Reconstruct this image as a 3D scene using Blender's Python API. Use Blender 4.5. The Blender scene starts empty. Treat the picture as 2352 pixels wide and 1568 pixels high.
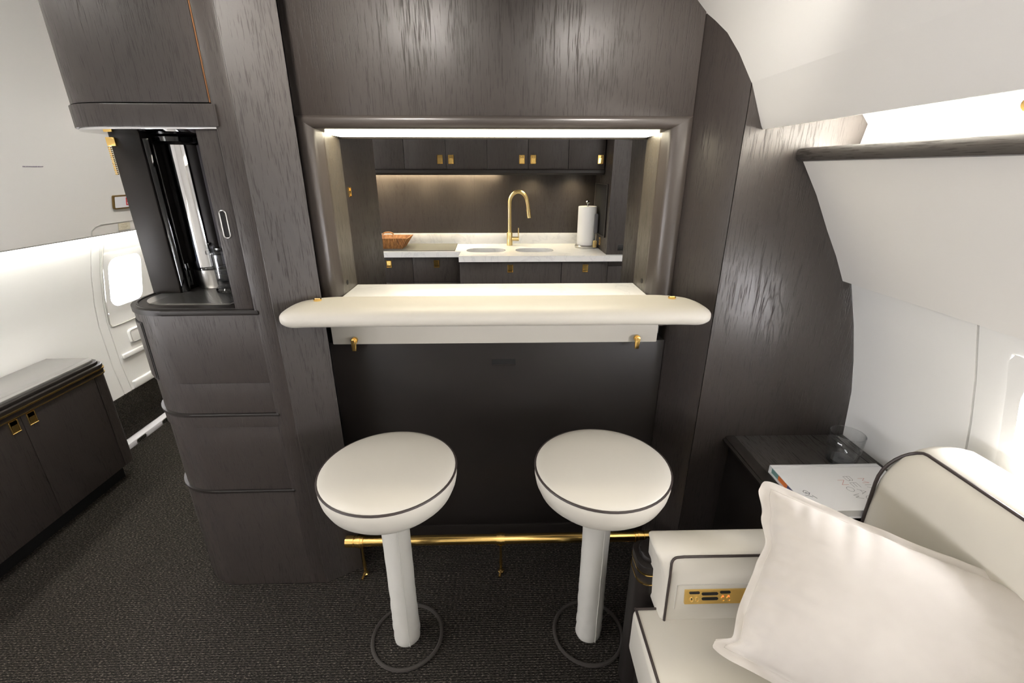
import bpy, bmesh, math, random
from mathutils import Vector, Matrix, noise
random.seed(7)
PI = math.pi
scene = bpy.context.scene
COL = scene.collection

# ------------------------------------------------------------------ camera
cd = bpy.data.cameras.new('camera')
cam = bpy.data.objects.new('camera', cd)
COL.objects.link(cam)
cam.location = (0, 0, 1.5)
cam.rotation_euler = (math.radians(90 - 20.75), 0, math.radians(-1.34))
cd.sensor_width = 36.0
cd.lens = 36.0 * 1040.0 / 2352.0
cd.clip_start = 0.02
scene.camera = cam

# ------------------------------------------------------------------ world, exposure
w = bpy.data.worlds.new('overcast_sky')
scene.world = w
w.use_nodes = True
w.node_tree.nodes['Background'].inputs[0].default_value = (1.0, 0.97, 0.975, 1)
w.node_tree.nodes['Background'].inputs[1].default_value = 74.0
scene.view_settings.view_transform = 'Standard'
scene.view_settings.look = 'None'
scene.view_settings.gamma = 1.0
scene.view_settings.use_curve_mapping = False
scene.view_settings.exposure = 0.0
scene.cycles.max_bounces = 7
scene.cycles.diffuse_bounces = 4
scene.cycles.glossy_bounces = 3
scene.cycles.transmission_bounces = 4
scene.cycles.transparent_max_bounces = 10
scene.cycles.caustics_reflective = False
scene.cycles.caustics_refractive = False
scene.cycles.adaptive_threshold = .03

COVE = 44.0          # cove light strip
WASH = 42.0           # left wall wash strip
SPOT = 14.0          # ceiling downlights, watts
BARLED = 14.5         # strip in the serving hatch
PUCK = 6.0           # under-cabinet pucks, watts
AISLE_FILL = 26.0         # added unseen fill strip over the aisle, brightens the left wall
GALLEY_FILL = 9.0        # added unseen fill panel on the galley ceiling, brightens the cupboards
CEIL_FILL = 4.0           # added fill strips on the cabin ceiling, out of view

# ------------------------------------------------------------------ materials
def mat(name, col, rough=.5, metal=0., spec=.5, coat=0., trans=0., ior=1.45, emit=None, es=0.):
    m = bpy.data.materials.new(name)
    m.use_nodes = True
    b = m.node_tree.nodes['Principled BSDF']
    b.inputs['Base Color'].default_value = (*col, 1)
    b.inputs['Roughness'].default_value = rough
    b.inputs['Metallic'].default_value = metal
    b.inputs['Specular IOR Level'].default_value = spec
    b.inputs['Coat Weight'].default_value = coat
    b.inputs['Transmission Weight'].default_value = trans
    b.inputs['IOR'].default_value = ior
    if emit:
        b.inputs['Emission Color'].default_value = (*emit, 1)
        b.inputs['Emission Strength'].default_value = es
    return m

def nd(m, t, **kw):
    n = m.node_tree.nodes.new(t)
    for k, v in kw.items():
        setattr(n, k, v)
    return n

def lk(m, a, b):
    m.node_tree.links.new(a, b)

def coords(m, scale, rot=(0, 0, 0), loc=(0, 0, 0)):
    tc = nd(m, 'ShaderNodeTexCoord')
    mp = nd(m, 'ShaderNodeMapping')
    mp.inputs['Scale'].default_value = scale
    mp.inputs['Rotation'].default_value = rot
    mp.inputs['Location'].default_value = loc
    lk(m, tc.outputs['Object'], mp.inputs['Vector'])
    return mp.outputs['Vector']

def noisetex(m, vec, scale=1., detail=2., rough=.5, dist=0.):
    n = nd(m, 'ShaderNodeTexNoise')
    n.inputs['Scale'].default_value = scale
    n.inputs['Detail'].default_value = detail
    n.inputs['Roughness'].default_value = rough
    n.inputs['Distortion'].default_value = dist
    lk(m, vec, n.inputs['Vector'])
    return n.outputs['Fac']

def ramp(m, fac, stops):
    r = nd(m, 'ShaderNodeValToRGB')
    el = r.color_ramp.elements
    while len(el) < len(stops):
        el.new(.5)
    for e, (p, c) in zip(el, stops):
        e.position = p
        e.color = (*c, 1) if len(c) == 3 else c
    lk(m, fac, r.inputs['Fac'])
    return r.outputs['Color']

def bump(m, h, strength=.2, dist=.001):
    b = nd(m, 'ShaderNodeBump')
    b.inputs['Strength'].default_value = strength
    b.inputs['Distance'].default_value = dist
    lk(m, h, b.inputs['Height'])
    lk(m, b.outputs['Normal'], m.node_tree.nodes['Principled BSDF'].inputs['Normal'])

def wood(name, a=(.033, .0265, .0232), b=(.036, .029, .0255), pore=(.0235, .0188, .0163), rough=.43, axis='z', bs=.30, ps=.475, off=(0, 0, 0), spec=.5, knot=None):
    m = mat(name, a, rough, spec=spec)
    s = {'z': (1, 1, .045), 'x': (.045, 1, 1), 'y': (1, .045, 1)}[axis]
    v = coords(m, s, loc=off)
    fine = noisetex(m, v, 430, 2, .55)
    s2 = {'z': (1, 1, .10), 'x': (.10, 1, 1), 'y': (1, .10, 1)}[axis]
    v2 = coords(m, s2, loc=off)
    big = noisetex(m, v2, 5, 2, .5, .6)
    # growth rings out of the broad figure
    mul = nd(m, 'ShaderNodeMath', operation='MULTIPLY')
    mul.inputs[1].default_value = 22.
    lk(m, big, mul.inputs[0])
    fr = nd(m, 'ShaderNodeMath', operation='PINGPONG')
    fr.inputs[1].default_value = 1.
    lk(m, mul.outputs[0], fr.inputs[0])
    base = ramp(m, fr.outputs[0], [(0., a), (.75, b), (1., a)])
    # pores cluster along the rings
    add = nd(m, 'ShaderNodeMath', operation='MULTIPLY_ADD')
    add.inputs[1].default_value = .10
    lk(m, fr.outputs[0], add.inputs[0])
    lk(m, fine, add.inputs[2])
    pm = ramp(m, add.outputs[0], [(ps - .06, (1, 1, 1)), (ps + .02, (0, 0, 0))])
    if knot:
        # one cathedral figure: broken oval rings round a heart at (x, z)
        kx, kz = knot
        vk = coords(m, (1 / .034, 0., 1 / .125), loc=(-kx / .034, 0, -kz / .125))
        ln = nd(m, 'ShaderNodeVectorMath', operation='LENGTH')
        lk(m, vk, ln.inputs[0])
        wob_ = noisetex(m, coords(m, (1, 1, .25)), 60, 3, .6)
        sm = nd(m, 'ShaderNodeMath', operation='MULTIPLY_ADD')
        sm.inputs[1].default_value = .55
        lk(m, wob_, sm.inputs[0])
        lk(m, ln.outputs['Value'], sm.inputs[2])
        rings = ramp(m, sm.outputs[0], [(.30, (1, 1, 1)), (.42, (0, 0, 0)), (.78, (0, 0, 0)), (.86, (1, 1, 1)), (.93, (0, 0, 0)), (1., (0, 0, 0))])
        sc_ = nd(m, 'ShaderNodeMath', operation='MULTIPLY')
        sc_.inputs[1].default_value = .58
        lk(m, sm.outputs[0], sc_.inputs[0])
        rings2 = ramp(m, sc_.outputs[0], [(.84, (0, 0, 0)), (.89, (1, 1, 1)), (.94, (0, 0, 0)), (1., (0, 0, 0))])
        mx1 = nd(m, 'ShaderNodeMath', operation='MAXIMUM')
        lk(m, rings, mx1.inputs[0])
        lk(m, rings2, mx1.inputs[1])
        gate = nd(m, 'ShaderNodeMath', operation='MULTIPLY')
        gate.inputs[1].default_value = .8
        lk(m, mx1.outputs[0], gate.inputs[0])
        mx2 = nd(m, 'ShaderNodeMath', operation='MAXIMUM')
        lk(m, gate.outputs[0], mx2.inputs[0])
        lk(m, pm, mx2.inputs[1])
        pm = mx2.outputs[0]
    mix = nd(m, 'ShaderNodeMix', data_type='RGBA')
    lk(m, pm, mix.inputs['Factor'])
    lk(m, base, mix.inputs['A'])
    mix.inputs['B'].default_value = (*pore, 1)
    bs_ = m.node_tree.nodes['Principled BSDF']
    lk(m, mix.outputs['Result'], bs_.inputs['Base Color'])
    rr = ramp(m, pm, [(0, (rough,) * 3), (1, (min(1, rough + .3),) * 3)])
    lk(m, rr, bs_.inputs['Roughness'])
    inv = nd(m, 'ShaderNodeMath', operation='SUBTRACT')
    inv.inputs[0].default_value = 1.
    lk(m, pm, inv.inputs[1])
    bump(m, inv.outputs[0], bs, .0008)
    return m

W = wood('dark_oak')
WL = wood('dark_oak_lacquer', rough=.36, off=(3, 1, 0))
WK = wood('dark_oak_figured', rough=.34, spec=.75, knot=(.872, .97))
WS = wood('dark_oak_satin', rough=.46, spec=.75, off=(1, 4, 0))
WJ = wood('hatch_oak_led_lit', rough=.34, spec=.9, a=(.060, .051, .040), b=(.066, .056, .044), pore=(.04, .034, .027), off=(2, 2, 0))  # same oak; strip light on the jambs painted in as a lighter, yellower base
TRIM = mat('satin_trim', (.052, .043, .038), .30)
WY = wood('dark_oak_along', axis='y', rough=.34, bs=.2, a=(.044, .039, .036), b=(.05, .045, .042))
WP = mat('dark_smooth_lacquer', (.017, .014, .0125), .42, spec=.3)
BLK = mat('black_plastic', (.008, .008, .008), .35)
BLKG = mat('black_gloss', (.006, .006, .007), .06, coat=.5)
GROOVE = mat('dark_groove', (.006, .005, .005), .8)
GOLD = mat('polished_gold', (1., .68, .23), .20, 1.)
BGOLD = mat('brushed_gold', (.93, .72, .34), .30, 1.)
CHROME = mat('chrome', (.86, .86, .87), .04, 1.)
STEEL = mat('brushed_steel', (.60, .59, .57), .28, 1.)
SINKM = mat('sink_steel', (.34, .33, .31), .32, 1.)
WHITE = mat('white_wall', (.86, .855, .83), .55)
WARM = mat('warm_white_wall', (.83, .81, .775), .6)
GASK = mat('seam_grey', (.42, .41, .38), .7)  # even grey of the wall and door seam lines
REDM = mat('sign_red', (.65, .02, .03), .5)
TAN = mat('placard_tan', (.74, .69, .55), .6)
TANT = mat('placard_text', (.55, .47, .30), .6)
PURP = mat('print_purple', (.16, .11, .2), .6)
SIGNW = mat('sign_white', (.85, .84, .88), .4)
BRONZE = mat('bronze_frame', (.26, .17, .06), .35, .8)
PAPER = mat('paper', (.86, .86, .85), .8)
BOOKC = mat('book_cover', (.86, .86, .87), .28)
INK = mat('ink_grey', (.10, .10, .12), .5)
INKR = mat('ink_red', (.55, .12, .10), .5)
ORANGE = mat('page_orange', (.75, .20, .05), .6)
TEAL = mat('page_teal', (.20, .36, .34), .6)
VIOLET = mat('page_violet', (.10, .10, .22), .6)
PIPE = mat('brown_piping', (.035, .026, .024), .45)
REDLED = mat('red_indicator', (.3, .02, .01), .4, emit=(1, .12, .03), es=3.)

def led(name, col, s):
    return mat(name, (.9, .9, .9), .5, emit=col, es=s)

def leather(name, col, rough=.42):
    m = mat(name, col, rough)
    v = coords(m, (1, 1, 1))
    n = noisetex(m, v, 420, 3, .6)
    bump(m, n, .06, .0006)
    return m
LEA = leather('ivory_leather', (.57, .54, .475))
LEAS = leather('ivory_sleeve_leather', (.56, .545, .50), .5)

def mk_carpet():
    m = mat('charcoal_carpet', (.02, .018, .016), .95, spec=.15)
    v = coords(m, (1, 1, 1))
    wv = nd(m, 'ShaderNodeTexWave', wave_type='BANDS', bands_direction='Y', wave_profile='SIN')
    wv.inputs['Scale'].default_value = 38.
    wv.inputs['Distortion'].default_value = 1.2
    wv.inputs['Detail'].default_value = 2.
    wv.inputs['Detail Scale'].default_value = 9.
    lk(m, v, wv.inputs['Vector'])
    v2 = coords(m, (.25, 1, 1))
    n = noisetex(m, v2, 430, 2, .7)
    sp = ramp(m, n, [(.45, (.015, .013, .011)), (.58, (.058, .050, .042)), (.74, (.30, .26, .215))])
    mix = nd(m, 'ShaderNodeMix', data_type='RGBA', blend_type='MULTIPLY')
    mix.inputs['Factor'].default_value = .75
    lk(m, sp, mix.inputs['A'])
    wr = ramp(m, wv.outputs['Fac'], [(.1, (.25, .25, .25)), (.7, (1, 1, 1))])
    lk(m, wr, mix.inputs['B'])
    lk(m, mix.outputs['Result'], m.node_tree.nodes['Principled BSDF'].inputs['Base Color'])
    ad = nd(m, 'ShaderNodeMath', operation='ADD')
    lk(m, wv.outputs['Fac'], ad.inputs[0])
    lk(m, n, ad.inputs[1])
    bump(m, ad.outputs[0], .8, .004)
    return m
CARPET = mk_carpet()

def mk_marble():
    m = mat('white_marble', (.84, .84, .84), .22)
    v = coords(m, (1, 1.6, 1), rot=(0, 0, .5))
    n = noisetex(m, v, 3.2, 8, .62, 1.1)
    sub = nd(m, 'ShaderNodeMath', operation='SUBTRACT')
    sub.inputs[1].default_value = .5
    lk(m, n, sub.inputs[0])
    ab = nd(m, 'ShaderNodeMath', operation='ABSOLUTE')
    lk(m, sub.outputs[0], ab.inputs[0])
    vein = ramp(m, ab.outputs[0], [(0., (.74, .74, .755)), (.018, (.84, .84, .84)), (.2, (.87, .87, .87))])
    lk(m, vein, m.node_tree.nodes['Principled BSDF'].inputs['Base Color'])
    return m
MARBLE = mk_marble()

def mk_linen():
    m = mat('natural_linen', (.74, .69, .63), .9, spec=.2)
    v = coords(m, (1, 1, 1))
    n = noisetex(m, v, 900, 2, .6)
    n2 = noisetex(m, v, 9, 3, .6)
    c = ramp(m, n2, [(.3, (.52, .485, .45)), (.7, (.575, .54, .50))])
    lk(m, c, m.node_tree.nodes['Principled BSDF'].inputs['Base Color'])
    bump(m, n, .12, .0008)
    return m
LINEN = mk_linen()

def mk_basket():
    m = mat('carved_teak', (.36, .16, .05), .5)
    v = coords(m, (1, 1, .3))
    n = noisetex(m, v, 60, 3, .6)
    c = ramp(m, n, [(.3, (.20, .085, .03)), (.7, (.50, .24, .085))])
    lk(m, c, m.node_tree.nodes['Principled BSDF'].inputs['Base Color'])
    return m
TEAK = mk_basket()

def glassy(name, tint=(1, 1, 1), refl=.12, rough=.02):
    m = bpy.data.materials.new(name)
    m.use_nodes = True
    nt = m.node_tree
    nt.nodes.remove(nt.nodes['Principled BSDF'])
    tr = nt.nodes.new('ShaderNodeBsdfTransparent')
    tr.inputs[0].default_value = (*tint, 1)
    gl = nt.nodes.new('ShaderNodeBsdfGlossy')
    gl.inputs['Roughness'].default_value = rough
    fz = nt.nodes.new('ShaderNodeLayerWeight')
    fz.inputs[0].default_value = .5
    pw = nt.nodes.new('ShaderNodeMath')
    pw.operation = 'POWER'
    pw.inputs[1].default_value = 3.
    lk(m, fz.outputs['Facing'], pw.inputs[0])
    ma = nt.nodes.new('ShaderNodeMath')
    ma.operation = 'MULTIPLY_ADD'
    ma.inputs[1].default_value = refl * 1.6
    ma.inputs[2].default_value = .04
    lk(m, pw.outputs[0], ma.inputs[0])
    mx = nt.nodes.new('ShaderNodeMixShader')
    lk(m, ma.outputs[0], mx.inputs[0])
    lk(m, tr.outputs[0], mx.inputs[1])
    lk(m, gl.outputs[0], mx.inputs[2])
    lk(m, mx.outputs[0], nt.nodes['Material Output'].inputs[0])
    return m
GLASS = glassy('clear_glass', (.94, .945, .95), .35)
ACRYL = glassy('clear_acrylic', (.92, .93, .95), .45)
GLASSD = glassy('smoky_glass', (.30, .31, .33), .5)
PANE = glassy('cabin_window_pane', (.97, .98, 1), .1)

# ------------------------------------------------------------------ mesh helpers
def fin(name, bm, m, parent=None, smooth=35, kind=None, label=None, cat=None, group=None):
    bmesh.ops.remove_doubles(bm, verts=bm.verts, dist=1e-6)
    bmesh.ops.recalc_face_normals(bm, faces=bm.faces)
    me = bpy.data.meshes.new(name)
    bm.to_mesh(me)
    bm.free()
    if smooth:
        for p in me.polygons:
            p.use_smooth = True
        me.set_sharp_from_angle(angle=math.radians(smooth))
    for mm in (m if isinstance(m, (list, tuple)) else [m]):
        me.materials.append(mm)
    o = bpy.data.objects.new(name, me)
    COL.objects.link(o)
    if parent is not None:
        adopt(o, parent)
    tag(o, label, cat, group, kind)
    return o

def world_loc(p):
    v = Vector((0, 0, 0))
    while p is not None:
        if p.type == 'EMPTY':
            return p.location.copy()
        p = p.parent
    return v

def adopt(o, p):
    o.parent = p
    if p.type == 'EMPTY':
        o.matrix_parent_inverse = Matrix.Translation(-p.location)

def tag(o, label=None, cat=None, group=None, kind=None):
    if label: o['label'] = label
    if cat: o['category'] = cat
    if group: o['group'] = group
    if kind: o['kind'] = kind
    return o

def thing(name, loc, label, cat=None, group=None, kind=None):
    o = bpy.data.objects.new(name, None)
    o.empty_display_size = .05
    o.location = loc
    COL.objects.link(o)
    return tag(o, label, cat, group, kind)

def B(bm, x0, x1, y0, y1, z0, z1, bev=0., seg=2):
    if x0 > x1: x0, x1 = x1, x0
    if y0 > y1: y0, y1 = y1, y0
    if z0 > z1: z0, z1 = z1, z0
    r = bmesh.ops.create_cube(bm, size=1.)
    for v in r['verts']:
        v.co = Vector(((x0 + x1) / 2 + v.co.x * (x1 - x0), (y0 + y1) / 2 + v.co.y * (y1 - y0), (z0 + z1) / 2 + v.co.z * (z1 - z0)))
    if bev > 0:
        es = list({e for v in r['verts'] for e in v.link_edges})
        bmesh.ops.bevel(bm, geom=es, offset=bev, segments=seg, profile=.5, affect='EDGES')
    return bm

def box(name, x0, x1, y0, y1, z0, z1, m, parent=None, bev=.002, seg=2, **kw):
    return fin(name, B(bmesh.new(), x0, x1, y0, y1, z0, z1, bev, seg), m, parent, **kw)

def P3(axis, a, b, t):
    return {'y': (a, t, b), 'x': (t, a, b), 'z': (a, b, t)}[axis]

def EX(bm, poly, axis, t0, t1, bev=0., seg=2):
    """prism: poly in the plane across `axis`, from t0 to t1"""
    v0 = [bm.verts.new(P3(axis, a, b, t0)) for a, b in poly]
    v1 = [bm.verts.new(P3(axis, a, b, t1)) for a, b in poly]
    n = len(poly)
    bm.faces.new(v0)
    bm.faces.new(list(reversed(v1)))
    es = []
    for i in range(n):
        bm.faces.new((v0[i], v1[i], v1[(i + 1) % n], v0[(i + 1) % n]))
    if bev > 0:
        es = [e for e in bm.edges if (e.verts[0] in v0 and e.verts[1] in v0) or (e.verts[0] in v1 and e.verts[1] in v1)]
        bmesh.ops.bevel(bm, geom=es, offset=bev, segments=seg, profile=.5, affect='EDGES')
    return bm

def prism(name, poly, axis, t0, t1, m, parent=None, bev=0., **kw):
    return fin(name, EX(bmesh.new(), poly, axis, t0, t1, bev), m, parent, **kw)

def offset_poly(prof, d):
    out = []
    n = len(prof)
    for i, p in enumerate(prof):
        a = prof[max(0, i - 1)]
        b = prof[min(n - 1, i + 1)]
        tx, tz = b[0] - a[0], b[1] - a[1]
        L = math.hypot(tx, tz) or 1
        out.append((p[0] - tz / L * d, p[1] + tx / L * d))
    return out

def shell(name, prof, d, y0, y1, m, parent=None, **kw):
    """curved panel: open (x,z) profile thickened by d, run along Y"""
    bm = bmesh.new()
    off = offset_poly(prof, d)
    n = len(prof)
    rows = []
    for y in (y0, y1):
        rows.append([bm.verts.new((x, y, z)) for x, z in prof])
        rows.append([bm.verts.new((x, y, z)) for x, z in off])
    for i in range(n - 1):
        bm.faces.new((rows[0][i], rows[0][i + 1], rows[2][i + 1], rows[2][i]))
        bm.faces.new((rows[1][i], rows[3][i], rows[3][i + 1], rows[1][i + 1]))
        bm.faces.new((rows[0][i], rows[1][i], rows[1][i + 1], rows[0][i + 1]))
        bm.faces.new((rows[2][i], rows[2][i + 1], rows[3][i + 1], rows[3][i]))
    for i in (0, n - 1):
        bm.faces.new((rows[0][i], rows[2][i], rows[3][i], rows[1][i]))
    return fin(name, bm, m, parent, **kw)

def TB(bm, pts, r, n=10, closed=False, caps=True, flat=None):
    pts = [Vector(p) for p in pts]
    k = len(pts)
    rad = r if isinstance(r, (list, tuple)) else [r] * k
    tang = []
    for i in range(k):
        a = pts[(i - 1) % k] if closed or i else pts[0]
        b = pts[(i + 1) % k] if closed or i < k - 1 else pts[-1]
        tang.append((b - a).normalized())
    up = Vector((0, 0, 1)) if abs(tang[0].z) < .9 else Vector((1, 0, 0))
    nrm = tang[0].cross(up).normalized()
    rings = []
    for i in range(k):
        nrm = (nrm - tang[i] * nrm.dot(tang[i])).normalized()
        bi = tang[i].cross(nrm)
        rings.append([bm.verts.new(pts[i] + (nrm * math.cos(2 * PI * j / n) + bi * math.sin(2 * PI * j / n)) * rad[i]) for j in range(n)])
    for i in range(k if closed else k - 1):
        A, Bn = rings[i], rings[(i + 1) % k]
        for j in range(n):
            bm.faces.new((A[j], A[(j + 1) % n], Bn[(j + 1) % n], Bn[j]))
    if caps and not closed:
        bm.faces.new(list(reversed(rings[0])))
        bm.faces.new(rings[-1])
    return bm

def tube(name, pts, r, m, parent=None, n=10, closed=False, **kw):
    return fin(name, TB(bmesh.new(), pts, r, n, closed), m, parent, **kw)

def LT(bm, prof, cx, cy, n=40, wob=None):
    """lathe (r,z) profile round a vertical axis; ends with r=0 close to a point"""
    rings = []
    for r, z in prof:
        if r < 1e-6:
            rings.append([bm.verts.new((cx, cy, z))])
        else:
            rings.append([bm.verts.new((cx + (r + (wob(a, z) if wob else 0)) * math.cos(a), cy + (r + (wob(a, z) if wob else 0)) * math.sin(a), z)) for a in [2 * PI * j / n for j in range(n)]])
    for A, Bn in zip(rings, rings[1:]):
        if len(A) == 1 and len(Bn) == 1:
            continue
        for j in range(n):
            j2 = (j + 1) % n
            if len(A) == 1:
                bm.faces.new((A[0], Bn[j2], Bn[j]))
            elif len(Bn) == 1:
                bm.faces.new((A[j], A[j2], Bn[0]))
            else:
                bm.faces.new((A[j], A[j2], Bn[j2], Bn[j]))
    return bm

def lathe(name, prof, cx, cy, m, parent=None, n=40, wob=None, **kw):
    return fin(name, LT(bmesh.new(), prof, cx, cy, n, wob), m, parent, **kw)

def arc(cx, cy, r, a0, a1, n=8):
    return [(cx + r * math.cos(math.radians(a0 + (a1 - a0) * i / n)), cy + r * math.sin(math.radians(a0 + (a1 - a0) * i / n))) for i in range(n + 1)]

def rrect(x0, x1, y0, y1, r, n=5):
    return (arc(x1 - r, y1 - r, r, 0, 90, n) + arc(x0 + r, y1 - r, r, 90, 180, n) + arc(x0 + r, y0 + r, r, 180, 270, n) + arc(x1 - r, y0 + r, r, 270, 360, n))

def text(name, body, size, m, parent, mw, ext=.0004):
    c = bpy.data.curves.new(name, 'FONT')
    c.body = body
    c.size = size
    c.extrude = ext
    c.align_x = 'CENTER'
    c.align_y = 'CENTER'
    c.materials.append(m)
    t = bpy.data.objects.new(name, c)
    COL.objects.link(t)
    bpy.context.view_layer.update()
    me = bpy.data.meshes.new_from_object(t.evaluated_get(bpy.context.evaluated_depsgraph_get()))
    bpy.data.objects.remove(t)
    me.transform(mw)
    me.name = name
    if not me.materials:
        me.materials.append(m)
    o = bpy.data.objects.new(name, me)
    COL.objects.link(o)
    if parent is not None:
        adopt(o, parent)
    return o

def copy_tree(o, delta, parent=None):
    c = o.copy()
    COL.objects.link(c)
    if parent is not None:
        mpi = o.matrix_parent_inverse.copy()
        c.parent = parent
        c.matrix_parent_inverse = mpi
    else:
        c.location = o.location + Vector(delta)
    for ch in list(o.children):
        copy_tree(ch, delta, c)
    return c

def frame_mw(origin, right, up):
    r = Vector(right).normalized()
    u = Vector(up).normalized()
    n = r.cross(u)
    return Matrix(((r.x, u.x, n.x, origin[0]), (r.y, u.y, n.y, origin[1]), (r.z, u.z, n.z, origin[2]), (0, 0, 0, 1)))

# ------------------------------------------------------------------ SETTING: floor, ceiling, hull
box('floor', -2.32, 1.36, -3.0, 4.15, -.05, 0, CARPET, bev=0, kind='structure', label='dark charcoal ribbed carpet floor')

CE = [(.745, 1.612), (.741, 1.606), (.734, 1.606), (.728, 1.616), (.712, 1.652), (.682, 1.721), (.655, 1.798), (.63, 1.855), (.606, 1.893), (.587, 1.920), (.555, 1.950), (.48, 2.005), (.36, 2.06), (.2, 2.10), (.05, 2.115),
      (-.5, 2.12), (-1.1, 2.12), (-1.35, 2.10), (-1.55, 2.04), (-1.70, 1.95), (-1.82, 1.82), (-1.90, 1.68), (-1.96, 1.52), (-2.01, 1.36), (-2.045, 1.19)]
# right half (cabin only) and the rest of the ceiling
ceil = thing('ceiling', (-.5, 0, 2.12), 'curved ivory overhead panel and ceiling', kind='structure')
shell('overhead_panel', CE[:6], -.012, -3.0, 1.379, WARM, ceil)
shell('overhead_panel', CE[5:15], -.012, -3.0, 1.56, WARM, ceil)
shell('ceiling_panel', CE[14:17], -.012, -3.0, 4.12, WARM, ceil)
shell('upper_side_panel', CE[16:], -.012, -3.0, 4.12, WARM, ceil)
box('galley_ceiling_panel', .05, 1.36, 1.60, 4.12, 2.115, 2.13, WARM, ceil, bev=0)
box('wall_back', -2.3, 1.3, -3.02, -2.98, 0, 2.2, WARM, bev=0, kind='structure', label='plain warm white end wall of the cabin')

def wall_x(prof, z):
    for (xa, za), (xb, zb) in zip(prof, prof[1:]):
        lo, hi = min(za, zb), max(za, zb)
        if lo - 1e-9 <= z <= hi + 1e-9:
            t = (z - za) / (zb - za) if zb != za else 0
            return xa + (xb - xa) * t
    return prof[-1][0]

def wall_grid(name, prof, d, y0, y1, holes, m, parent):
    """side wall over a (x,z) profile with rectangular window holes (ya,yb,za,zb); thick by d (signed, outward)"""
    zs = sorted({round(z, 4) for _, z in prof} | {round(h[k], 4) for h in holes for k in (2, 3)})
    ys = sorted({y0, y1} | {round(h[k], 4) for h in holes for k in (0, 1)})
    bm = bmesh.new()
    vv = {}
    def V(i, j, s):
        if (i, j, s) not in vv:
            vv[(i, j, s)] = bm.verts.new((wall_x(prof, zs[j]) + s * d, ys[i], zs[j]))
        return vv[(i, j, s)]
    ins = lambda i, j: any(h[0] - 1e-5 <= ys[i] and ys[i + 1] <= h[1] + 1e-5 and h[2] - 1e-5 <= zs[j] and zs[j + 1] <= h[3] + 1e-5 for h in holes)
    for i in range(len(ys) - 1):
        for j in range(len(zs) - 1):
            if ins(i, j):
                continue
            for s in (0, 1):
                bm.faces.new((V(i, j, s), V(i + 1, j, s), V(i + 1, j + 1, s), V(i, j + 1, s)))
    bd = [e for e in bm.edges if len(e.link_faces) == 1]
    for e in bd:
        ks = [k for k, v in vv.items() if v in e.verts and k[2] == 0]
        if len(ks) == 2:
            a, b = ks
            bm.faces.new((vv[a], vv[b], V(b[0], b[1], 1), V(a[0], a[1], 1)))
    return fin(name, bm, m, parent)

def window(name, prof, out, ya, yb, za, zb, label, rad=.07, depth=.075):
    """rounded cabin window: frame fills the hole corners, reveal runs outward, pane at its end"""
    win = thing(name, (wall_x(prof, za), (ya + yb) / 2, za), label, kind='structure')
    e = .028
    N = 8
    inner = rrect(ya + e, yb - e, za + e, zb - e, rad, N)
    cy, cz = (ya + yb) / 2, (za + zb) / 2
    bm = bmesh.new()
    lo, li, lr = [], [], []
    for y, z in inner:
        k = min(((yb - ya) / 2 + .004) / max(abs(y - cy), 1e-6), ((zb - za) / 2 + .004) / max(abs(z - cz), 1e-6))
        oy_, oz_ = cy + (y - cy) * k, cz + (z - cz) * k
        lo.append(bm.verts.new((wall_x(prof, oz_) - out * .002, oy_, oz_)))
        li.append(bm.verts.new((wall_x(prof, z) - out * .004, y, z)))
        lr.append(bm.verts.new((wall_x(prof, z) + out * depth, cy + (y - cy) * .90, cz + (z - cz) * .90)))
    n = len(inner)
    for i in range(n):
        j = (i + 1) % n
        bm.faces.new((lo[i], lo[j], li[j], li[i]))
        bm.faces.new((li[i], li[j], lr[j], lr[i]))
    fin('window_frame', bm, WHITE, win, smooth=50)
    bm = bmesh.new()
    vs = [bm.verts.new((wall_x(prof, z) + out * depth, cy + (y - cy) * .905, cz + (z - cz) * .905)) for y, z in inner]
    vt = [bm.verts.new((v.co.x + out * .004, v.co.y, v.co.z)) for v in vs]
    bm.faces.new(vs)
    bm.faces.new(list(reversed(vt)))
    for i in range(n):
        bm.faces.new((vs[i], vs[(i + 1) % n], vt[(i + 1) % n], vt[i]))
    fin('pane', bm, PANE, win, smooth=0)
    L = bpy.data.lights.new('window_portal', 'AREA')
    L.shape = 'RECTANGLE'
    L.size = (yb - ya)
    L.size_y = (zb - za)
    L.cycles.is_portal = True
    lo = bpy.data.objects.new('window_portal', L)
    lo.matrix_world = frame_mw((wall_x(prof, cz) + out * (depth + .03), cy, cz), (0, 1, 0), (0, 0, 1)) if out < 0 else frame_mw((wall_x(prof, cz) + out * (depth + .03), cy, cz), (0, -1, 0), (0, 0, 1))
    lo.matrix_world = lo.matrix_world @ Matrix.Rotation(PI, 4, 'Y')
    COL.objects.link(lo)
    return win

# right side wall ------------------------------------------------
RU = [(.868, 1.523), (.93, 1.43), (.988, 1.327), (1.035, 1.25), (1.076, 1.172)]
RLOW = [(1.100, 1.19), (1.106, 1.165), (1.153, 1.02), (1.185, .90), (1.21, .78), (1.225, .61), (1.225, .3), (1.20, 0.)]
wr = thing('wall_right', (1.2, 0, 0), 'curved white cabin side wall on the right', kind='structure')
shell('upper_wall_panel', RU, .012, -3.0, 1.379, WARM, wr)
RWIN = [(.625, .895, .80, 1.12)] + [(.625 - .51 * k, .895 - .51 * k, .80, 1.12) for k in range(1, 6)]
wall_grid('lower_wall_panel', RLOW, .012, .975, 1.379, [], WHITE, wr)
wall_grid('lower_wall_panel', RLOW, .012, -3.0, .969, RWIN, WHITE, wr)
shell('seam_backing', [(x + .008, z) for x, z in RLOW], .006, .964, .980, WHITE, wr)
shell('panel_return', [(1.076, 1.172), (1.112, 1.182)], .01, -3.0, 1.379, WARM, wr)
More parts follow.
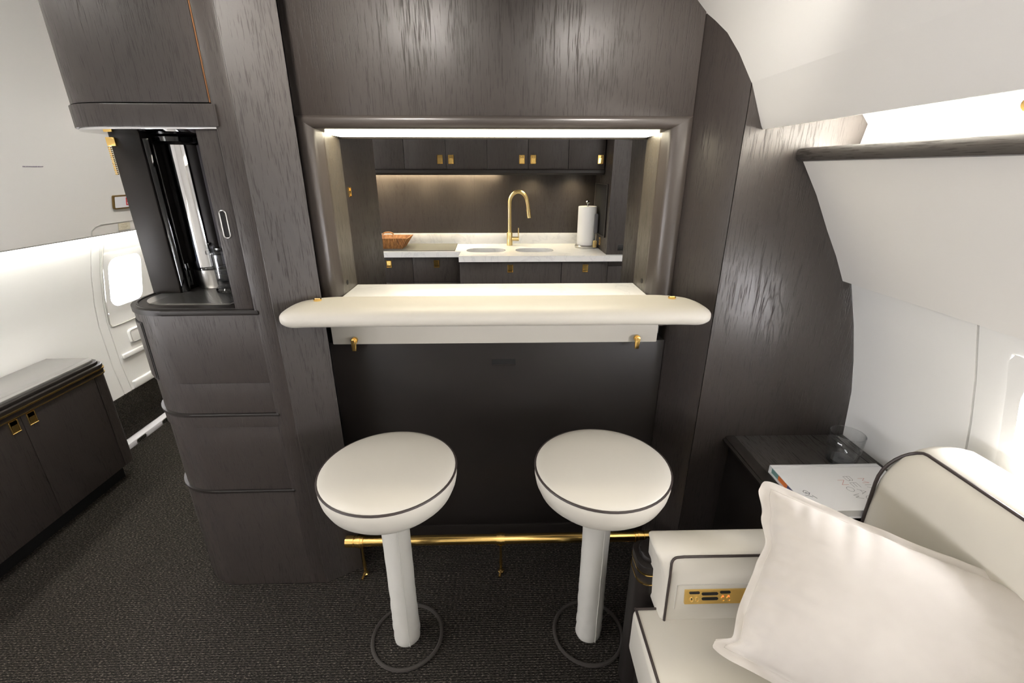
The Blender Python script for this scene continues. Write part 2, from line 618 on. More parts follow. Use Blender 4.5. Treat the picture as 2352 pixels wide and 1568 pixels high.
shell('cove_lining', [(.905, 1.545), (1.02, 1.555), (1.03, 1.62), (.98, 1.675), (.80, 1.685), (.735, 1.63)], -.01, -3.0, 1.379, WHITE, wr)
box('hull_liner', 1.26, 1.36, -3.0, 1.42, -.02, .70, WHITE, wr, bev=0)
box('hull_liner', 1.26, 1.36, -3.0, 1.42, 1.22, 2.14, WHITE, wr, bev=0)
box('hull_liner', 1.26, 1.36, 1.38, 4.12, -.02, 2.14, WHITE, wr, bev=0)
box('hull_liner', .74, 1.27, -3.0, 1.378, 1.72, 2.14, WHITE, wr, bev=0)
rail = prism('trim_1', arc(.858, 1.545, .013, 180, 90, 4) + [(.905, 1.560), (.915, 1.552), (.915, 1.52)] + [(.872, 1.522), (.850, 1.524), (.845, 1.532)], 'y', -3.0, 1.379, WY, kind='structure', label='dark wooden grab rail along the right wall below the cove light')
ls = fin('cove_light_strip', B(bmesh.new(), .925, .995, -2.9, 1.33, 1.5575, 1.5615, 0), led('cove_led', (1., .95, .86), COVE), kind=None, label='long glowing light strip in the cove above the wooden rail', cat='light', smooth=0)
rl = thing('reading_light', (1.0, .95, 1.60), 'small gold reading light at the right end of the cove', 'light')
box('housing', .975, 1.015, .885, .925, 1.597, 1.635, BGOLD, rl, bev=.004)
tube('lens', [(.975, .905, 1.615), (.962, .905, 1.611)], .011, GOLD, rl, n=14)

# left side wall ------------------------------------------------
LP = [(-2.19, 0.), (-2.19, .283), (-2.205, .45), (-2.205, .70), (-2.19, .82), (-2.155, .98), (-2.125, 1.08), (-2.085, 1.20)]
wl = thing('wall_left', (-2.2, 0, 0), 'white cabin side wall on the left behind the low cabinet', kind='structure')
LWIN = [(.62 - .51 * k, .89 - .51 * k, .80, 1.12) for k in range(0, 5)]
wall_grid('lower_wall_panel', LP[1:], -.012, -3.0, 2.395, LWIN, WHITE, wl)
wall_grid('joint_strip', LP[1:], -.012, 2.402, 2.452, [], WHITE, wl)
wall_grid('lower_wall_panel', LP[1:], -.012, 3.16, 4.12, [], WHITE, wl)
shell('seam_backing', [(x - .008, z) for x, z in LP[1:]], .006, 2.385, 2.47, WHITE, wl)
shell('panel_return', [(-2.045, 1.19), (-2.05, 1.183), (-2.115, 1.205)], -.01, -3.0, 4.12, WARM, wl)
box('carpet_kick', -2.21, -2.182, -3.0, 4.12, .035, .283, CARPET, wl, bev=.004)
box('hull_liner', -2.36, -2.24, 3.0, 4.12, -.02, 2.14, WHITE, wl, bev=0)
box('hull_liner', -2.36, -2.24, -3.0, 4.12, -.02, .70, WHITE, wl, bev=0)
box('hull_liner', -2.36, -2.24, -3.0, 4.12, 1.16, 2.14, WHITE, wl, bev=0)
fin('wash_light_strip', B(bmesh.new(), -2.082, -2.056, -2.9, 2.95, 1.181, 1.1835, 0), led('wash_led', (1., .97, .9), WASH), label='hidden light strip washing the left wall above the low cabinet', cat='light', smooth=0)

# floor sill with vents
sill = thing('trim_2', (-2.18, 2.5, 0), 'white metal floor sill with dark vent slots by the left door', kind='structure')
box('sill_bar', -2.190, -2.135, 2.0, 3.3, 0.001, .034, SIGNW, sill, bev=.003)
for k in range(4):
    y = 2.315 + .21 * k
    prism('vent_plate', rrect(y, y + .075, .004, .030, .010, 3), 'x', -2.136, -2.1335, STEEL, sill)
    bm = bmesh.new()
    for q in range(6):
        B(bm, -2.1345, -2.1325, y + .008 + q * .0108, y + .013 + q * .0108, .007, .027)
    fin('vent_slot', bm, BLK, sill, smooth=0)

# cabin door with window in the left wall
door = thing('door_1', (-2.2, 2.8, .28), 'white cabin door with a bright rounded window beside the bar cabinet', kind='structure')
DW = (2.405 + .055, 2.77, .745, 1.075)
wall_grid('door_panel', LP[1:], -.012, 2.458, 3.155, [(2.475, 2.77, .745, 1.075)], WHITE, door)
window('window_1', LP, -1, 2.475, 2.77, .745, 1.075, 'bright rounded cabin window in the left door', rad=.055)
tube('door_seam', [(wall_x(LP, z) + .0015, y, z) for y, z in [(2.475, 1.175), (2.466, 1.02), (2.463, .85), (2.466, .69), (2.474, .672), (2.49, .668), (3.1, .668)]], .0035, GASK, door, n=6)
box('door_moulding', -2.205, -2.190, 2.475, 3.15, .47, .50, WHITE, door, bev=.006, seg=3)
box('door_moulding', -2.212, -2.178, 2.475, 3.15, .283, .33, WHITE, door, bev=.008, seg=3)
fin('grip_recess', EX(bmesh.new(), rrect(2.56, 2.90, .535, .622, .02, 4), 'x', -2.207, -2.193, .006, 3), WHITE, door)
tube('grip_outline', [(-2.1935, y, z) for y, z in rrect(2.568, 2.892, .543, .614, .018, 4)], .003, GASK, door, n=6, closed=True)
box('shade_pull', -2.150, -2.128, 2.655, 2.735, .765, .773, BRONZE, door, bev=.003)

# placards and sign on the upper left panel
def up_frame(y, z):
    x = wall_x(CE[16:], z)
    x2 = wall_x(CE[16:], z + .02)
    u = Vector((x2 - x, 0, .02)).normalized()
    n = Vector((u.z, 0, -u.x))
    return (Vector((x, y, z)) + n * .001), u, n
def on_panel(name, y0, y1, z0, z1, t, m, parent, r=.004, lift=0.):
    o, u, n = up_frame((y0 + y1) / 2, (z0 + z1) / 2)
    h = (z1 - z0) / 2
    wd = (y1 - y0) / 2
    bm = bmesh.new()
    EX(bm, rrect(-wd, wd, -h, h, min(r, h * .9), 4), 'z', lift, lift + t)
    mw = frame_mw(o, (0, 1, 0), u)
    bm.transform(mw)
    return fin(name, bm, m, parent), mw
es_ = thing('exit_sign', (-2.03, 2.62, 1.31), 'white exit sign with bronze frame and red letters, partly behind the dark board', 'sign')
on_panel('frame', 2.495, 2.755, 1.308, 1.378, .008, BRONZE, es_, .008)
_, mw = on_panel('face', 2.503, 2.747, 1.315, 1.371, .0095, SIGNW, es_, .004)
text('lettering', 'EXIT', .058, REDM, es_, mw @ Matrix.Translation((0.005, 0, .0102)))
pl = thing('door_placard', (-2.05, 2.56, 1.2), 'small tan caution placard above the left cabin door', 'placard')
_, mw = on_panel('plate', 2.52, 2.60, 1.197, 1.234, .0015, TAN, pl, .002)
text('lettering', 'CAUTION', .0085, TANT, pl, mw @ Matrix.Translation((0, .010, .0016)), .0001)
text('lettering', 'DO NOT OPEN\nIN FLIGHT', .007, TANT, pl, mw @ Matrix.Translation((0, -.005, .0016)), .0001)
o_, u_, n_ = up_frame(2.083, 1.513)
tl = text('wall_lettering', 'FIRE EXTINGUISHER BELOW', .0072, PURP, None, frame_mw(o_, (0, 1, 0), u_), .0002)
tag(tl, 'tiny purple line of lettering printed on the upper left wall', 'lettering')
pts = []
for y, z in [(2.345, 1.185), (2.352, 1.215), (2.375, 1.232), (2.41, 1.240), (2.75, 1.240)]:
    o, u, n = up_frame(y, z)
    pts.append(o)
tube('trim_3', pts, .002, GASK, n=6, kind='structure', label='rounded seam of the arm cover above the left door')

for k, h in enumerate(RWIN[:1]):
    window('window_2', RLOW, 1, *h, 'bright cabin window at the right edge of the frame above the sofa', rad=.08)
for k, h in enumerate(RWIN[1:]):
    window('window_%d' % (k + 3), RLOW, 1, *h, 'cabin window further back along the right wall', rad=.08)
for k, h in enumerate(LWIN):
    window('window_%d' % (k + 9), LP, -1, *h, 'cabin window further back along the left wall', rad=.08)

# ------------------------------------------------------------------ the bar wall
XL, XR, YH = -.616, .588, 1.52          # header panel edges and plane
IL, IR = -.560, .517                    # hatch opening
wf = thing('wall_front', (-.02, 1.52, 0), 'dark oak bulkhead with a serving hatch', kind='structure')
box('header_panel', XL, XR, YH, 1.60, 1.652, 2.14, W, wf, bev=.002)
prism('pilaster_panel', [(XL - .002, YH), (-.5705, 1.403), (-.69, 1.33), (-.735, 1.345), (-.70, 1.60), (XL - .002, 1.60)], 'z', 0, 2.14, WS, wf, label='slim splayed oak pilaster beside the tall bar cabinet')
prism('pilaster_panel', [(XR + .002, YH), (.682, 1.381), (.70, 1.42), (.66, 1.60), (XR + .002, 1.60)], 'z', 0, 2.14, WL, wf, label='splayed oak pilaster beside the sofa end')
# wide oak end panel that follows the hull
prism('side_panel', [(.684, 0.), (1.24, 0.), (1.24, 1.2), (1.13, 1.2), (1.06, 1.35), (1.06, 1.56), (1.06, 1.75), (.684, 1.75)], 'y', 1.38, 1.42, WK, wf)
prism('side_panel', [(.684, 1.75), (1.06, 1.75), (1.06, 2.14), (.40, 2.14), (.60, 1.95)], 'y', 1.40, 1.42, W, wf)
box('lower_panel', XL, XR, YH, 1.60, 0, .925, WP, wf, bev=.002)
box('galley_side_panel', XL, XR, 1.69, 1.735, 0, 1.05, W, wf, bev=.002)
box('galley_side_panel', XL, XR, 1.69, 1.735, 1.606, 2.14, W, wf, bev=.002)
box('pull_recess', -.038, .048, YH - .0012, YH + .004, .832, .856, GROOVE, wf, bev=.0)
tube('pull_lip', [(-.038, YH - .002, .834), (.048, YH - .002, .834)], .0022, WP, wf, n=6)
box('kick_trim', XL, XR, YH - .006, YH + .01, .0, .10, WP, wf, bev=.003)

# mitred bullnose frame around three sides of the hatch
prof = [(0., 1.519), (.012, 1.5175), (.024, 1.518), (.034, 1.523), (.042, 1.533), (.045, 1.545), (.047, 1.56), (.052, 1.575), (.052, 1.590)]
def frame_piece(name, kind):
    bm = bmesh.new()
    rows = []
    for d, y in prof:
        kl = (IL - XL) / .052
        kr = (XR - IR) / .052
        kt = (1.652 - 1.612) / .052
        xl, xr, zt = XL + d * kl, XR - d * kr, 1.652 - d * kt
        if kind == 'top':
            rows.append([bm.verts.new((xl, y, zt)), bm.verts.new((xr, y, zt))])
        elif kind == 'left':
            rows.append([bm.verts.new((xl, y, zt)), bm.verts.new((xl, y, .98))])
        else:
            rows.append([bm.verts.new((xr, y, zt)), bm.verts.new((xr, y, .98))])
    for a, b in zip(rows, rows[1:]):
        bm.faces.new((a[0], a[1], b[1], b[0]))
    ret = bmesh.ops.extrude_face_region(bm, geom=list(bm.faces))
    vs = [v for v in ret['geom'] if isinstance(v, bmesh.types.BMVert)]
    sh = {'top': (0, .012, .006), 'left': (-.006, .012, 0), 'right': (.006, .012, 0)}[kind]
    bmesh.ops.translate(bm, verts=vs, vec=sh)
    return fin(name, bm, TRIM, wf, smooth=60)
for kd in ('top', 'left', 'right'):
    frame_piece('hatch_frame', kd)
box('jamb', IL - .04, IL, 1.590, 1.735, .98, 1.612, WJ, wf, bev=.0)
box('jamb', IR, IR + .04, 1.590, 1.735, .98, 1.612, WJ, wf, bev=.0)
tube('jamb_socket', [(IL - .004, 1.628, 1.118), (IL + .0015, 1.628, 1.118)], .009, BLK, wf, n=16)
tube('jamb_socket', [(IR + .004, 1.628, 1.118), (IR - .0015, 1.628, 1.118)], .009, BLK, wf, n=16)
box('soffit', IL - .04, IR + .04, 1.58, 1.735, 1.6135, 1.65, W, wf, bev=0)
box('soffit_lip', IL, IR, 1.722, 1.737, 1.600, 1.6135, WP, wf, bev=.001)
hl = fin('hatch_light_strip', B(bmesh.new(), IL + .01, IR - .01, 1.572, 1.72, 1.606, 1.6125, 0), led('hatch_led', (1., .90, .67), BARLED), label='bright light strip along the top of the serving hatch', cat='light', smooth=0)

# bar counter: marble top, padded ivory bolster, apron, brass fittings
bc = thing('bar_counter', (-.02, 1.5, 1.05), 'white marble bar ledge with a padded ivory leather front edge', 'counter')
box('marble_top', IL + .001, IR - .001, 1.425, 1.735, 1.052, 1.085, MARBLE, bc, bev=.003)
box('apron', -.594, .551, 1.497, 1.519, .926, 1.06, LEA, bc, bev=.004)
def bolster():
    bm = bmesh.new()
    x0, x1 = -.682, .654
    N = 60
    rows = []
    sec = 20
    def plan(t):
        # distance from the end
        return t
    xs = []
    for i in range(N + 1):
        t = i / N
        t = .5 - .5 * math.cos(PI * t)
        xs.append(x0 + (x1 - x0) * t)
    for x in xs:
        e = min(x - x0, x1 - x)
        R = .165
        if e < R:
            q = math.sqrt(max(0., 1 - ((R - e) / R) ** 2.6))
        else:
            q = 1.
        R2 = .05
        h = 1. if e > R2 else math.sqrt(max(0., 1 - ((R2 - e) / R2) ** 2)) * .72 + .28
        front = 1.318 + (1 - min(1, q * 1.6 + .0)) * .022
        back = 1.350 + (1.517 - 1.350) * q
        mid = (front + back) / 2
        hd = (back - front) / 2
        zc = 1.0705
        hz = .0335 * h
        ring = []
        for k in range(sec):
            a = 2 * PI * k / sec
            cx, sz = math.cos(a), math.sin(a)
            ex = 3.2
            yy = mid + hd * math.copysign(abs(cx) ** (2 / ex), cx)
            zz = zc + hz * math.copysign(abs(sz) ** (2 / (2.4 if cx < 0 else 5)), sz)
            ring.append(bm.verts.new((x, yy, zz)))
        rows.append(ring)
    for A, Bn in zip(rows, rows[1:]):
        for k in range(sec):
            bm.faces.new((A[k], A[(k + 1) % sec], Bn[(k + 1) % sec], Bn[k]))
    bm.faces.new(rows[0])
    bm.faces.new(rows[-1])
    for v in bm.verts:
        v.co = Vector((0, 0, 1.5)) + (v.co - Vector((0, 0, 1.5))) * .955
    return fin('bolster', bm, LEA, bc, smooth=60)
bolster()
for x in (-.570, .536):
    st = tube('stud', [(x, 1.370, 1.1205), (x, 1.370, 1.1265)], .0120, GOLD, bc, n=20)
    tube('stud_slot', [(x - .008, 1.370, 1.127), (x + .008, 1.370, 1.127)], .0022, BGOLD, st, n=6)
for x in (-.515, .477):
    lt = tube('turn_latch', [(x, 1.499, .944), (x, 1.484, .944)], .0115, GOLD, bc, n=18)
    bm = bmesh.new()
    EX(bm, arc(x, .944, .0095, 0, 180, 6) + [(x - .008, .908), (x + .006, .908)], 'y', 1.478, 1.486, .0015)
    fin('latch_tongue', bm, GOLD, lt)
    tube('latch_pin', [(x, 1.479, .944), (x, 1.474, .944)], .005, GOLD, lt, n=12)

# ------------------------------------------------------------------ tall bar cabinet with curved corner
def fp(off=0., xr=-.736, yb=1.84, xl=-1.195, r=.17, yf=1.33, x_start=None):
    xs = xr if x_start is None else x_start
    R = r + off
    return [(xs, yf - off)] + arc(xl + r, yf + r, R, 270, 180, 14) + [(xl - off, yb), (xr, yb)] + ([(xr, yf)] if x_start is not None else [])

tc = thing('bar_cabinet', (-.95, 1.6, 0), 'tall dark oak bar cabinet with a curved corner and open niche', 'cabinet')
prism('carcass', fp(-.008), 'z', 0, 1.085, W, tc)
prism('plinth', fp(0), 'z', .0, .435, W, tc, bev=.003)
prism('ledge_lip', fp(.0045), 'z', .434, .444, WP, tc, bev=.004, label='rounded shiny ledge lip')
prism('drawer_front', fp(-.005), 'z', .443, .698, W, tc, bev=.002)
prism('rail', fp(0), 'z', .698, .741, W, tc, bev=.002)
prism('ledge_lip', fp(.0045), 'z', .740, .750, WP, tc, bev=.004, label='rounded shiny ledge lip')
prism('drawer_front', fp(-.005), 'z', .749, .860, W, tc, bev=.002)
prism('curved_front', fp(0), 'z', .860, 1.090, W, tc, bev=.002)
# stile between cabinet and pilaster
box('stile', -.7475, -.691, 1.3295, 1.40, 0, 2.14, W, tc, bev=.003)
# little curved door let into the corner
bm = bmesh.new()
a_ = arc(-1.025, 1.50, .1735, 238, 180, 10) + [(-1.1985, 1.80)]
b_ = arc(-1.025, 1.50, .160, 238, 180, 10) + [(-1.185, 1.80)]
EX(bm, a_ + list(reversed(b_)), 'z', .872, 1.056, .002)
fin('corner_door', bm, W, tc)
bm = bmesh.new()
a_ = arc(-1.025, 1.50, .1715, 240.5, 180, 10) + [(-1.1965, 1.80)]
b_ = arc(-1.025, 1.50, .160, 240.5, 180, 10) + [(-1.185, 1.80)]
EX(bm, a_ + list(reversed(b_)), 'z', .867, 1.061)
fin('door_gap', bm, GROOVE, tc)
# counter rim round the niche
prism('niche_counter', fp(.004), 'z', 1.088, 1.104, WP, tc, bev=.005)
tube('counter_bead', [(x, y, 1.1045) for x, y in fp(-.012, yb=1.53)[:-1]], .004, WP, tc, n=8)
# niche: dark back board, back wall, top
box('niche_post', -1.193, -1.10, 1.537, 1.72, 1.10, 1.604, WP, tc, bev=.004)
box('niche_back', -1.105, -.70, 1.718, 1.75, 1.10, 1.604, mat('niche_panel_lit', (.22, .21, .225), .4), tc, bev=0)  # grey lightened to stand in for light inside the niche
box('niche_side', -.748, -.735, 1.36, 1.72, 1.10, 1.604, WP, tc, bev=0)
sd = box('sliding_door', -.808, -.749, 1.338, 1.362, 1.102, 1.604, W, tc, bev=.002)
box('door_track', -.7515, -.7475, 1.3365, 1.345, 1.102, 1.604, GROOVE, tc, bev=0)
fin('finger_pull', EX(bmesh.new(), rrect(-.791, -.775, 1.318, 1.392, .0075, 5), 'y', 1.3365, 1.342), GROOVE, sd)
tube('pull_rim', [(x, 1.3368, z) for x, z in rrect(-.792, -.774, 1.317, 1.393, .008, 5)], .0018, STEEL, sd, n=6, closed=True)
# drip tray of fine ribs
tray = [(-.85, 1.390)] + arc(-1.055, 1.495, .105, 270, 180, 10) + [(-1.160, 1.53), (-1.095, 1.535), (-1.095, 1.66), (-.86, 1.66), (-.822, 1.62), (-.822, 1.42)]
prism('drip_tray', tray, 'z', 1.1035, 1.1060, STEEL, tc)
bm = bmesh.new()
for q in range(56):
    x = -.86 - q * .0045
    y1 = 1.655 if x > -1.093 else 1.528
    B(bm, x - .0013, x + .0013, 1.397, y1, 1.1055, 1.1072)
rb = fin('tray_ribs', bm, STEEL, tc, smooth=0)
rb['kind'] = 'stuff'
# upper cupboard
prism('cupboard_band', fp(.005), 'z', 1.606, 1.660, W, tc, bev=.003)
prism('cupboard_rim', fp(-.002), 'z', 1.600, 1.608, CHROME, tc, bev=.002, label='bright metal rim')
ud = prism('cupboard_door', fp(0, xr=-.7525), 'z', 1.663, 2.13, W, tc, bev=.002)
box('door_gap', -.7530, -.7495, 1.333, 1.5, 1.663, 2.13, mat('orange_edge_glint', (.22, .10, .04), .5), tc, bev=0, label='thin orange-brown painted glint along the door edge')  # edge glint painted as an orange-brown strip
box('catch_plate', -1.2, -1.199, 1.50, 1.52, 1.70, 1.79, BLK, ud, bev=0)

def flush_latch(c, right, up, w_, h_, parent, name='latch', flip=False):
    """square gold flush pull: bevelled frame round a sunk cup with a flap in it"""
    bm = bmesh.new()
    t = w_ * .13
    W2, H2 = w_ / 2, h_ / 2
    for (x0, x1, y0, y1) in ((-W2, W2, H2 - t, H2), (-W2, W2, -H2, -H2 + t), (-W2, -W2 + t, -H2 + t, H2 - t), (W2 - t, W2, -H2 + t, H2 - t)):
        B(bm, x0, x1, y0, y1, -.002, .0035, t * .3, 1)
    B(bm, -W2 + t, W2 - t, -H2 + t, H2 - t, -.006, -.001)
    fy0, fy1 = (-H2 + t, H2 * .25) if not flip else (-H2 * .35, H2 - t)
    vs = [(-W2 + t * 1.3, fy0 + .001, 0.), (W2 - t * 1.3, fy0 + .001, 0.), (W2 - t * 1.3, fy1, .0028), (-W2 + t * 1.3, fy1, .0028)]
    if flip:
        vs = [(x, y, .0028 if z == 0. else 0.) for x, y, z in vs]
    vv = [bm.verts.new(v) for v in vs] + [bm.verts.new((v[0], v[1], -.002)) for v in vs]
    for f in ((0, 1, 2, 3), (7, 6, 5, 4), (0, 4, 5, 1), (1, 5, 6, 2), (2, 6, 7, 3), (3, 7, 4, 0)):
        bm.faces.new([vv[i] for i in f])
    bm.transform(frame_mw(c, right, up))
    return fin(name, bm, GOLD, parent, smooth=20)
flush_latch((-1.197, 1.53, 1.865), (0, -1, 0), (0, 0, 1), .045, .06, ud)
ld = flush_latch((-1.197, 1.49, .605), (0, -1, 0), (0, 0, 1), .045, .06, tc)
# hinge of the folding board
hg = box('hinge', -1.198, -1.172, 1.530, 1.538, 1.568, 1.593, GOLD, tc, bev=.001)
bm = bmesh.new()
for q in range(15):
    B(bm, -1.2005, -1.1935, 1.532, 1.540, 1.486 + q * .0054, 1.4897 + q * .0054, .0008, 1)
fin('hinge_knuckles', bm, GOLD, hg, smooth=0)

# things in the niche
um = thing('beverage_dispenser', (-1.05, 1.65, 1.107), 'tall mirror-chrome drinks dispenser standing in the bar niche', 'dispenser')
bm = bmesh.new()
EX(bm, arc(-1.052, 1.655, .062, 180, 360, 22) + [(-.990, 1.70), (-1.098, 1.70)], 'z', 1.178, 1.575)
fin('mirror_column', bm, CHROME, um, smooth=40)
lathe('side_column', [(.014, 1.108), (.014, 1.59), (.012, 1.59), (.012, 1.108)], -1.090, 1.553, GLASSD, um, n=24)
tube('chrome_edge', [(-1.1030, 1.545, 1.108), (-1.1030, 1.545, 1.59)], .0035, CHROME, um, n=8)
lathe('collar', [(0, 1.575), (.05, 1.575), (.066, 1.584), (.068, 1.597), (0, 1.597)], -1.05, 1.630, BLKG, um, n=40)
lathe('base_cup', [(0, 1.108), (.058, 1.108), (.064, 1.120), (.064, 1.174), (.060, 1.178), (0, 1.178)], -1.035, 1.648, STEEL, um, n=40)
lathe('base_ring', [(.064, 1.172), (.067, 1.174), (.067, 1.179), (.062, 1.180), (.062, 1.172)], -1.035, 1.648, BLKG, um, n=40)
lathe('spout', [(0, 1.125), (.011, 1.125), (.013, 1.15), (.010, 1.20), (0, 1.20)], -1.088, 1.575, BLKG, um, n=20)
gp = box('gold_plate', -1.055, -1.022, 1.7135, 1.7165, 1.472, 1.522, GOLD, um, bev=.001)
bm = bmesh.new()
for q in range(3):
    for s_ in (0, 1):
        B(bm, -1.051 + s_ * .016, -1.041 + s_ * .016, 1.7125, 1.714, 1.479 + q * .014, 1.4845 + q * .014)
fin('plate_marks', bm, BRONZE, gp, smooth=0)
for zz, sag in ((1.545, -.002), (1.450, -.008)):
    tube('cable', [(-1.075 + i * .013, 1.713, zz + sag * math.sin(PI * i / 8)) for i in range(9)], .0014, BLK, um, n=6)
cx, cy = -.945, 1.562
av = thing('acrylic_canister', (cx, cy, 1.108), 'clear acrylic canister with a lid beside the chrome dispenser', 'canister')
lathe('black_foot', [(0, 1.108), (.040, 1.108), (.042, 1.116), (.038, 1.122), (0, 1.122)], cx, cy, BLKG, av, n=32)
lathe('wall', [(.034, 1.1215), (.035, 1.236), (.033, 1.236), (.032, 1.123), (0, 1.123)], cx, cy, ACRYL, av, n=32)
lathe('lid', [(.033, 1.237), (.047, 1.237), (.048, 1.243), (.047, 1.248), (0, 1.249)], cx, cy, ACRYL, av, n=32)
lathe('lid_knob', [(0, 1.249), (.022, 1.249), (.022, 1.256), (0, 1.258)], cx, cy, BLKG, av, n=24)
for q in range(3):
    lathe('divider', [(0, 1.145 + q * .024), (.031, 1.145 + q * .024), (.031, 1.1475 + q * .024), (0, 1.1475 + q * .024)], cx, cy, ACRYL, av, n=24)

# ------------------------------------------------------------------ low credenza on the left
cr = thing('credenza', (-2.05, 1.2, 0), 'low dark oak credenza with gold inlay lines against the left wall', 'credenza')
def cfp(off=0., y0=-1.5, xf=-1.930, y1=2.075, r=.06):
    return [(-2.186, y0), (xf + off, y0)] + arc(xf - r, y1 - r, r + off, 0, 90, 8) + [(-2.186, y1 + off)]
prism('plinth', cfp(-.05), 'z', .0, .085, BLK, cr)
prism('carcass', cfp(-.004), 'z', .085, .583, W, cr)
# fronts
yd = [1.985, 1.632, 1.24, .85, .46, .07]
for a, b in zip(yd, yd[1:]):
    dd = box('door', -1.936, -1.929, b + .0015, a - .0015, .088, .581, W, cr, bev=.001)
    k = yd.index(a)
    yl = b + .045 if k % 2 == 0 else a - .045
    flush_latch((-1.928, yl - (.007 if k % 2 == 0 else -.012), .551), (0, 1, 0), (0, 0, 1), .036, .056, dd)
bm = bmesh.new()
a_ = [(-1.929, 1.989)] + arc(-1.99, 2.015, .061, 0, 90, 8) + [(-2.18, 2.076)]
b_ = [(-1.94, 1.989)] + arc(-1.99, 2.015, .05, 0, 90, 8) + [(-2.18, 2.065)]
EX(bm, a_ + list(reversed(b_)), 'z', .088, .581)
fin('end_panel', bm, W, cr)
prism('gold_inlay', cfp(.0095), 'z', .583, .5865, GOLD, cr)
prism('frieze', cfp(.0065), 'z', .5865, .6065, WP, cr)
prism('gold_inlay', cfp(.0115), 'z', .6065, .610, GOLD, cr)
prism('top_moulding', cfp(.008), 'z', .610, .630, WP, cr, bev=.004)
prism('top_moulding', cfp(-.006), 'z', .628, .644, WP, cr, bev=.004)
prism('top_board', cfp(-.022), 'z', .640, .655, mat('credenza_top_sheen', (.16, .155, .148), .30), cr, bev=.004)  # base lightened to stand in for the wall's reflection on the top
tube('floor_strip', [(-2.0, 1.87, .002), (-2.0, 1.96, .002)], .002, STEEL, cr, n=6)

# ------------------------------------------------------------------ bar stools
def make_stool(cx, cy, label):
    t = thing('bar_stool', (cx, cy, 0), label, 'stool', 'bar stools')
    prof = [(0, .590), (.10, .590), (.140, .594), (.165, .604), (.182, .622), (.192, .646), (.196, .668), (.1965, .684)]
    lathe('seat_cushion', prof + [(.193, .6935), (.188, .6975), (.17, .703), (.12, .709), (.06, .712), (0, .713)], cx, cy, LEA, t, n=64, smooth=60)
    tube('piping', [(cx + .1945 * math.cos(2 * PI * i / 64), cy + .1945 * math.sin(2 * PI * i / 64), .691) for i in range(64)], .0036, PIPE, t, n=8, closed=True)
    def wob(a, z):
        k = max(0., 1 - z / .34)
        v = noise.noise(Vector((math.cos(a) * .9, math.sin(a) * .9, z * 34)))
        v2 = noise.noise(Vector((math.cos(a + .6) * 1.4, math.sin(a) * 1.4 + 5, z * 15)))
        return (.0032 * k + .0006) * v + .0018 * v2 * (k + .2)
    pp = [(0, .004), (.039, .004), (.0435, .008)] + [(.0435 - .0015 * math.sin(i / 60 * PI), .008 + (.6 - .008) * i / 60) for i in range(1, 61)] + [(0, .6)]
    lathe('pole_sleeve', pp, cx, cy, LEAS, t, n=40, wob=wob, smooth=70)
    tube('sleeve_seam', [(cx + .0438 * math.cos(-1.2) + .0005 * math.sin(z * 40), cy + .0438 * math.sin(-1.2), z) for z in [.008 + i * .0295 for i in range(21)]], .0014, LEAS, t, n=6)
    lathe('base_plate', [(0, .002), (.108, .002), (.108, .007), (0, .0075)], cx, cy, CARPET, t, n=48)
    tube('base_ring', [(cx + .116 * math.cos(2 * PI * i / 56), cy + .116 * math.sin(2 * PI * i / 56), .007) for i in range(56)], .0065, mat('carpet_binding', (.035, .03, .026), .9), t, n=8, closed=True)
    return t
s1 = make_stool(-.332, 1.104, 'round ivory leather bar stool on the left, beside the bar cabinet')
s2 = copy_tree(s1, (.621, 0, 0))
s2['label'] = 'round ivory leather bar stool on the right, nearer the sofa'

# ------------------------------------------------------------------ foot rail
fr = thing('foot_rail', (-.02, 1.36, 0), 'polished gold tubular foot rail under the bar', 'rail')
zr, yr = .176, 1.358
tube('rail_tube', [(-.575, yr, zr), (.545, yr, zr)], .0185, GOLD, fr, n=24)
for x0, x1 in ((-.600, -.570), (.540, .572)):
    lat = tube('end_cap', [(x0, yr, zr), (x1, yr, zr)], .0215, GOLD, fr, n=24)
for x in (-.548, -.012, .52):
    bk = tube('collar', [(x - .015, yr, zr), (x + .015, yr, zr)], .0225, GOLD, fr, n=24)
    tube('collar_rib', [(x - .004, yr, zr), (x + .004, yr, zr)], .0245, GOLD, bk, n=24)
    bm = bmesh.new()
    LT(bm, [(0, 0.), (.012, 0.), (.012, .006), (.007, .012), (.0055, .03), (.0075, .05), (.005, .07), (.004, .12), (.006, .15), (.009, .158), (0, .16)], x, yr + .01, 14)
    TB(bm, [(x, yr + .01, .012), (x - .006, yr - .02, .004)], .005, 8)
    fin('bracket', bm, GOLD, fr)

# ------------------------------------------------------------------ side ledge beside the sofa
tb = thing('side_table', (1.0, 1.2, 0), 'dark oak built-in side table between the sofa and the bulkhead', 'table')
box('cabinet_body', .815, 1.20, 1.03, 1.378, 0, .585, WP, tb, bev=.002)
prism('edge_moulding', [(.795, .585), (.789, .592), (.789, .598), (.797, .602), (.797, .606), (.803, .610), (.83, .610), (.83, .585)], 'y', .985, 1.378, WP, tb)
box('table_top', .828, 1.222, .985, 1.378, .588, .610, WY, tb, bev=.001)
box('lid_seam', .9722, .9748, .985, 1.272, .6095, .6104, GROOVE, tb, bev=0)
box('lid_seam', 1.186, 1.189, .985, 1.36, .6095, .6104, GROOVE, tb, bev=0)
bk = thing('coffee_table_book', (1.0, 1.06, .611), 'large white hardback book lying on the dark side table', 'book')
x0, x1, y0, y1 = .833, 1.172, .962, 1.168
box('cover', x0, x1, y0, y1, .6355, .6385, BOOKC, bk, bev=.0008)
box('cover', x0, x1, y0, y1, .6108, .6138, BOOKC, bk, bev=.0008)
box('spine', x0, x1, y1 - .003, y1, .6108, .6385, BOOKC, bk, bev=.0008)
pb = box('page_block', x0 + .006, x1 - .004, y0 + .004, y1 - .003, .6138, .6355, PAPER, bk, bev=0)
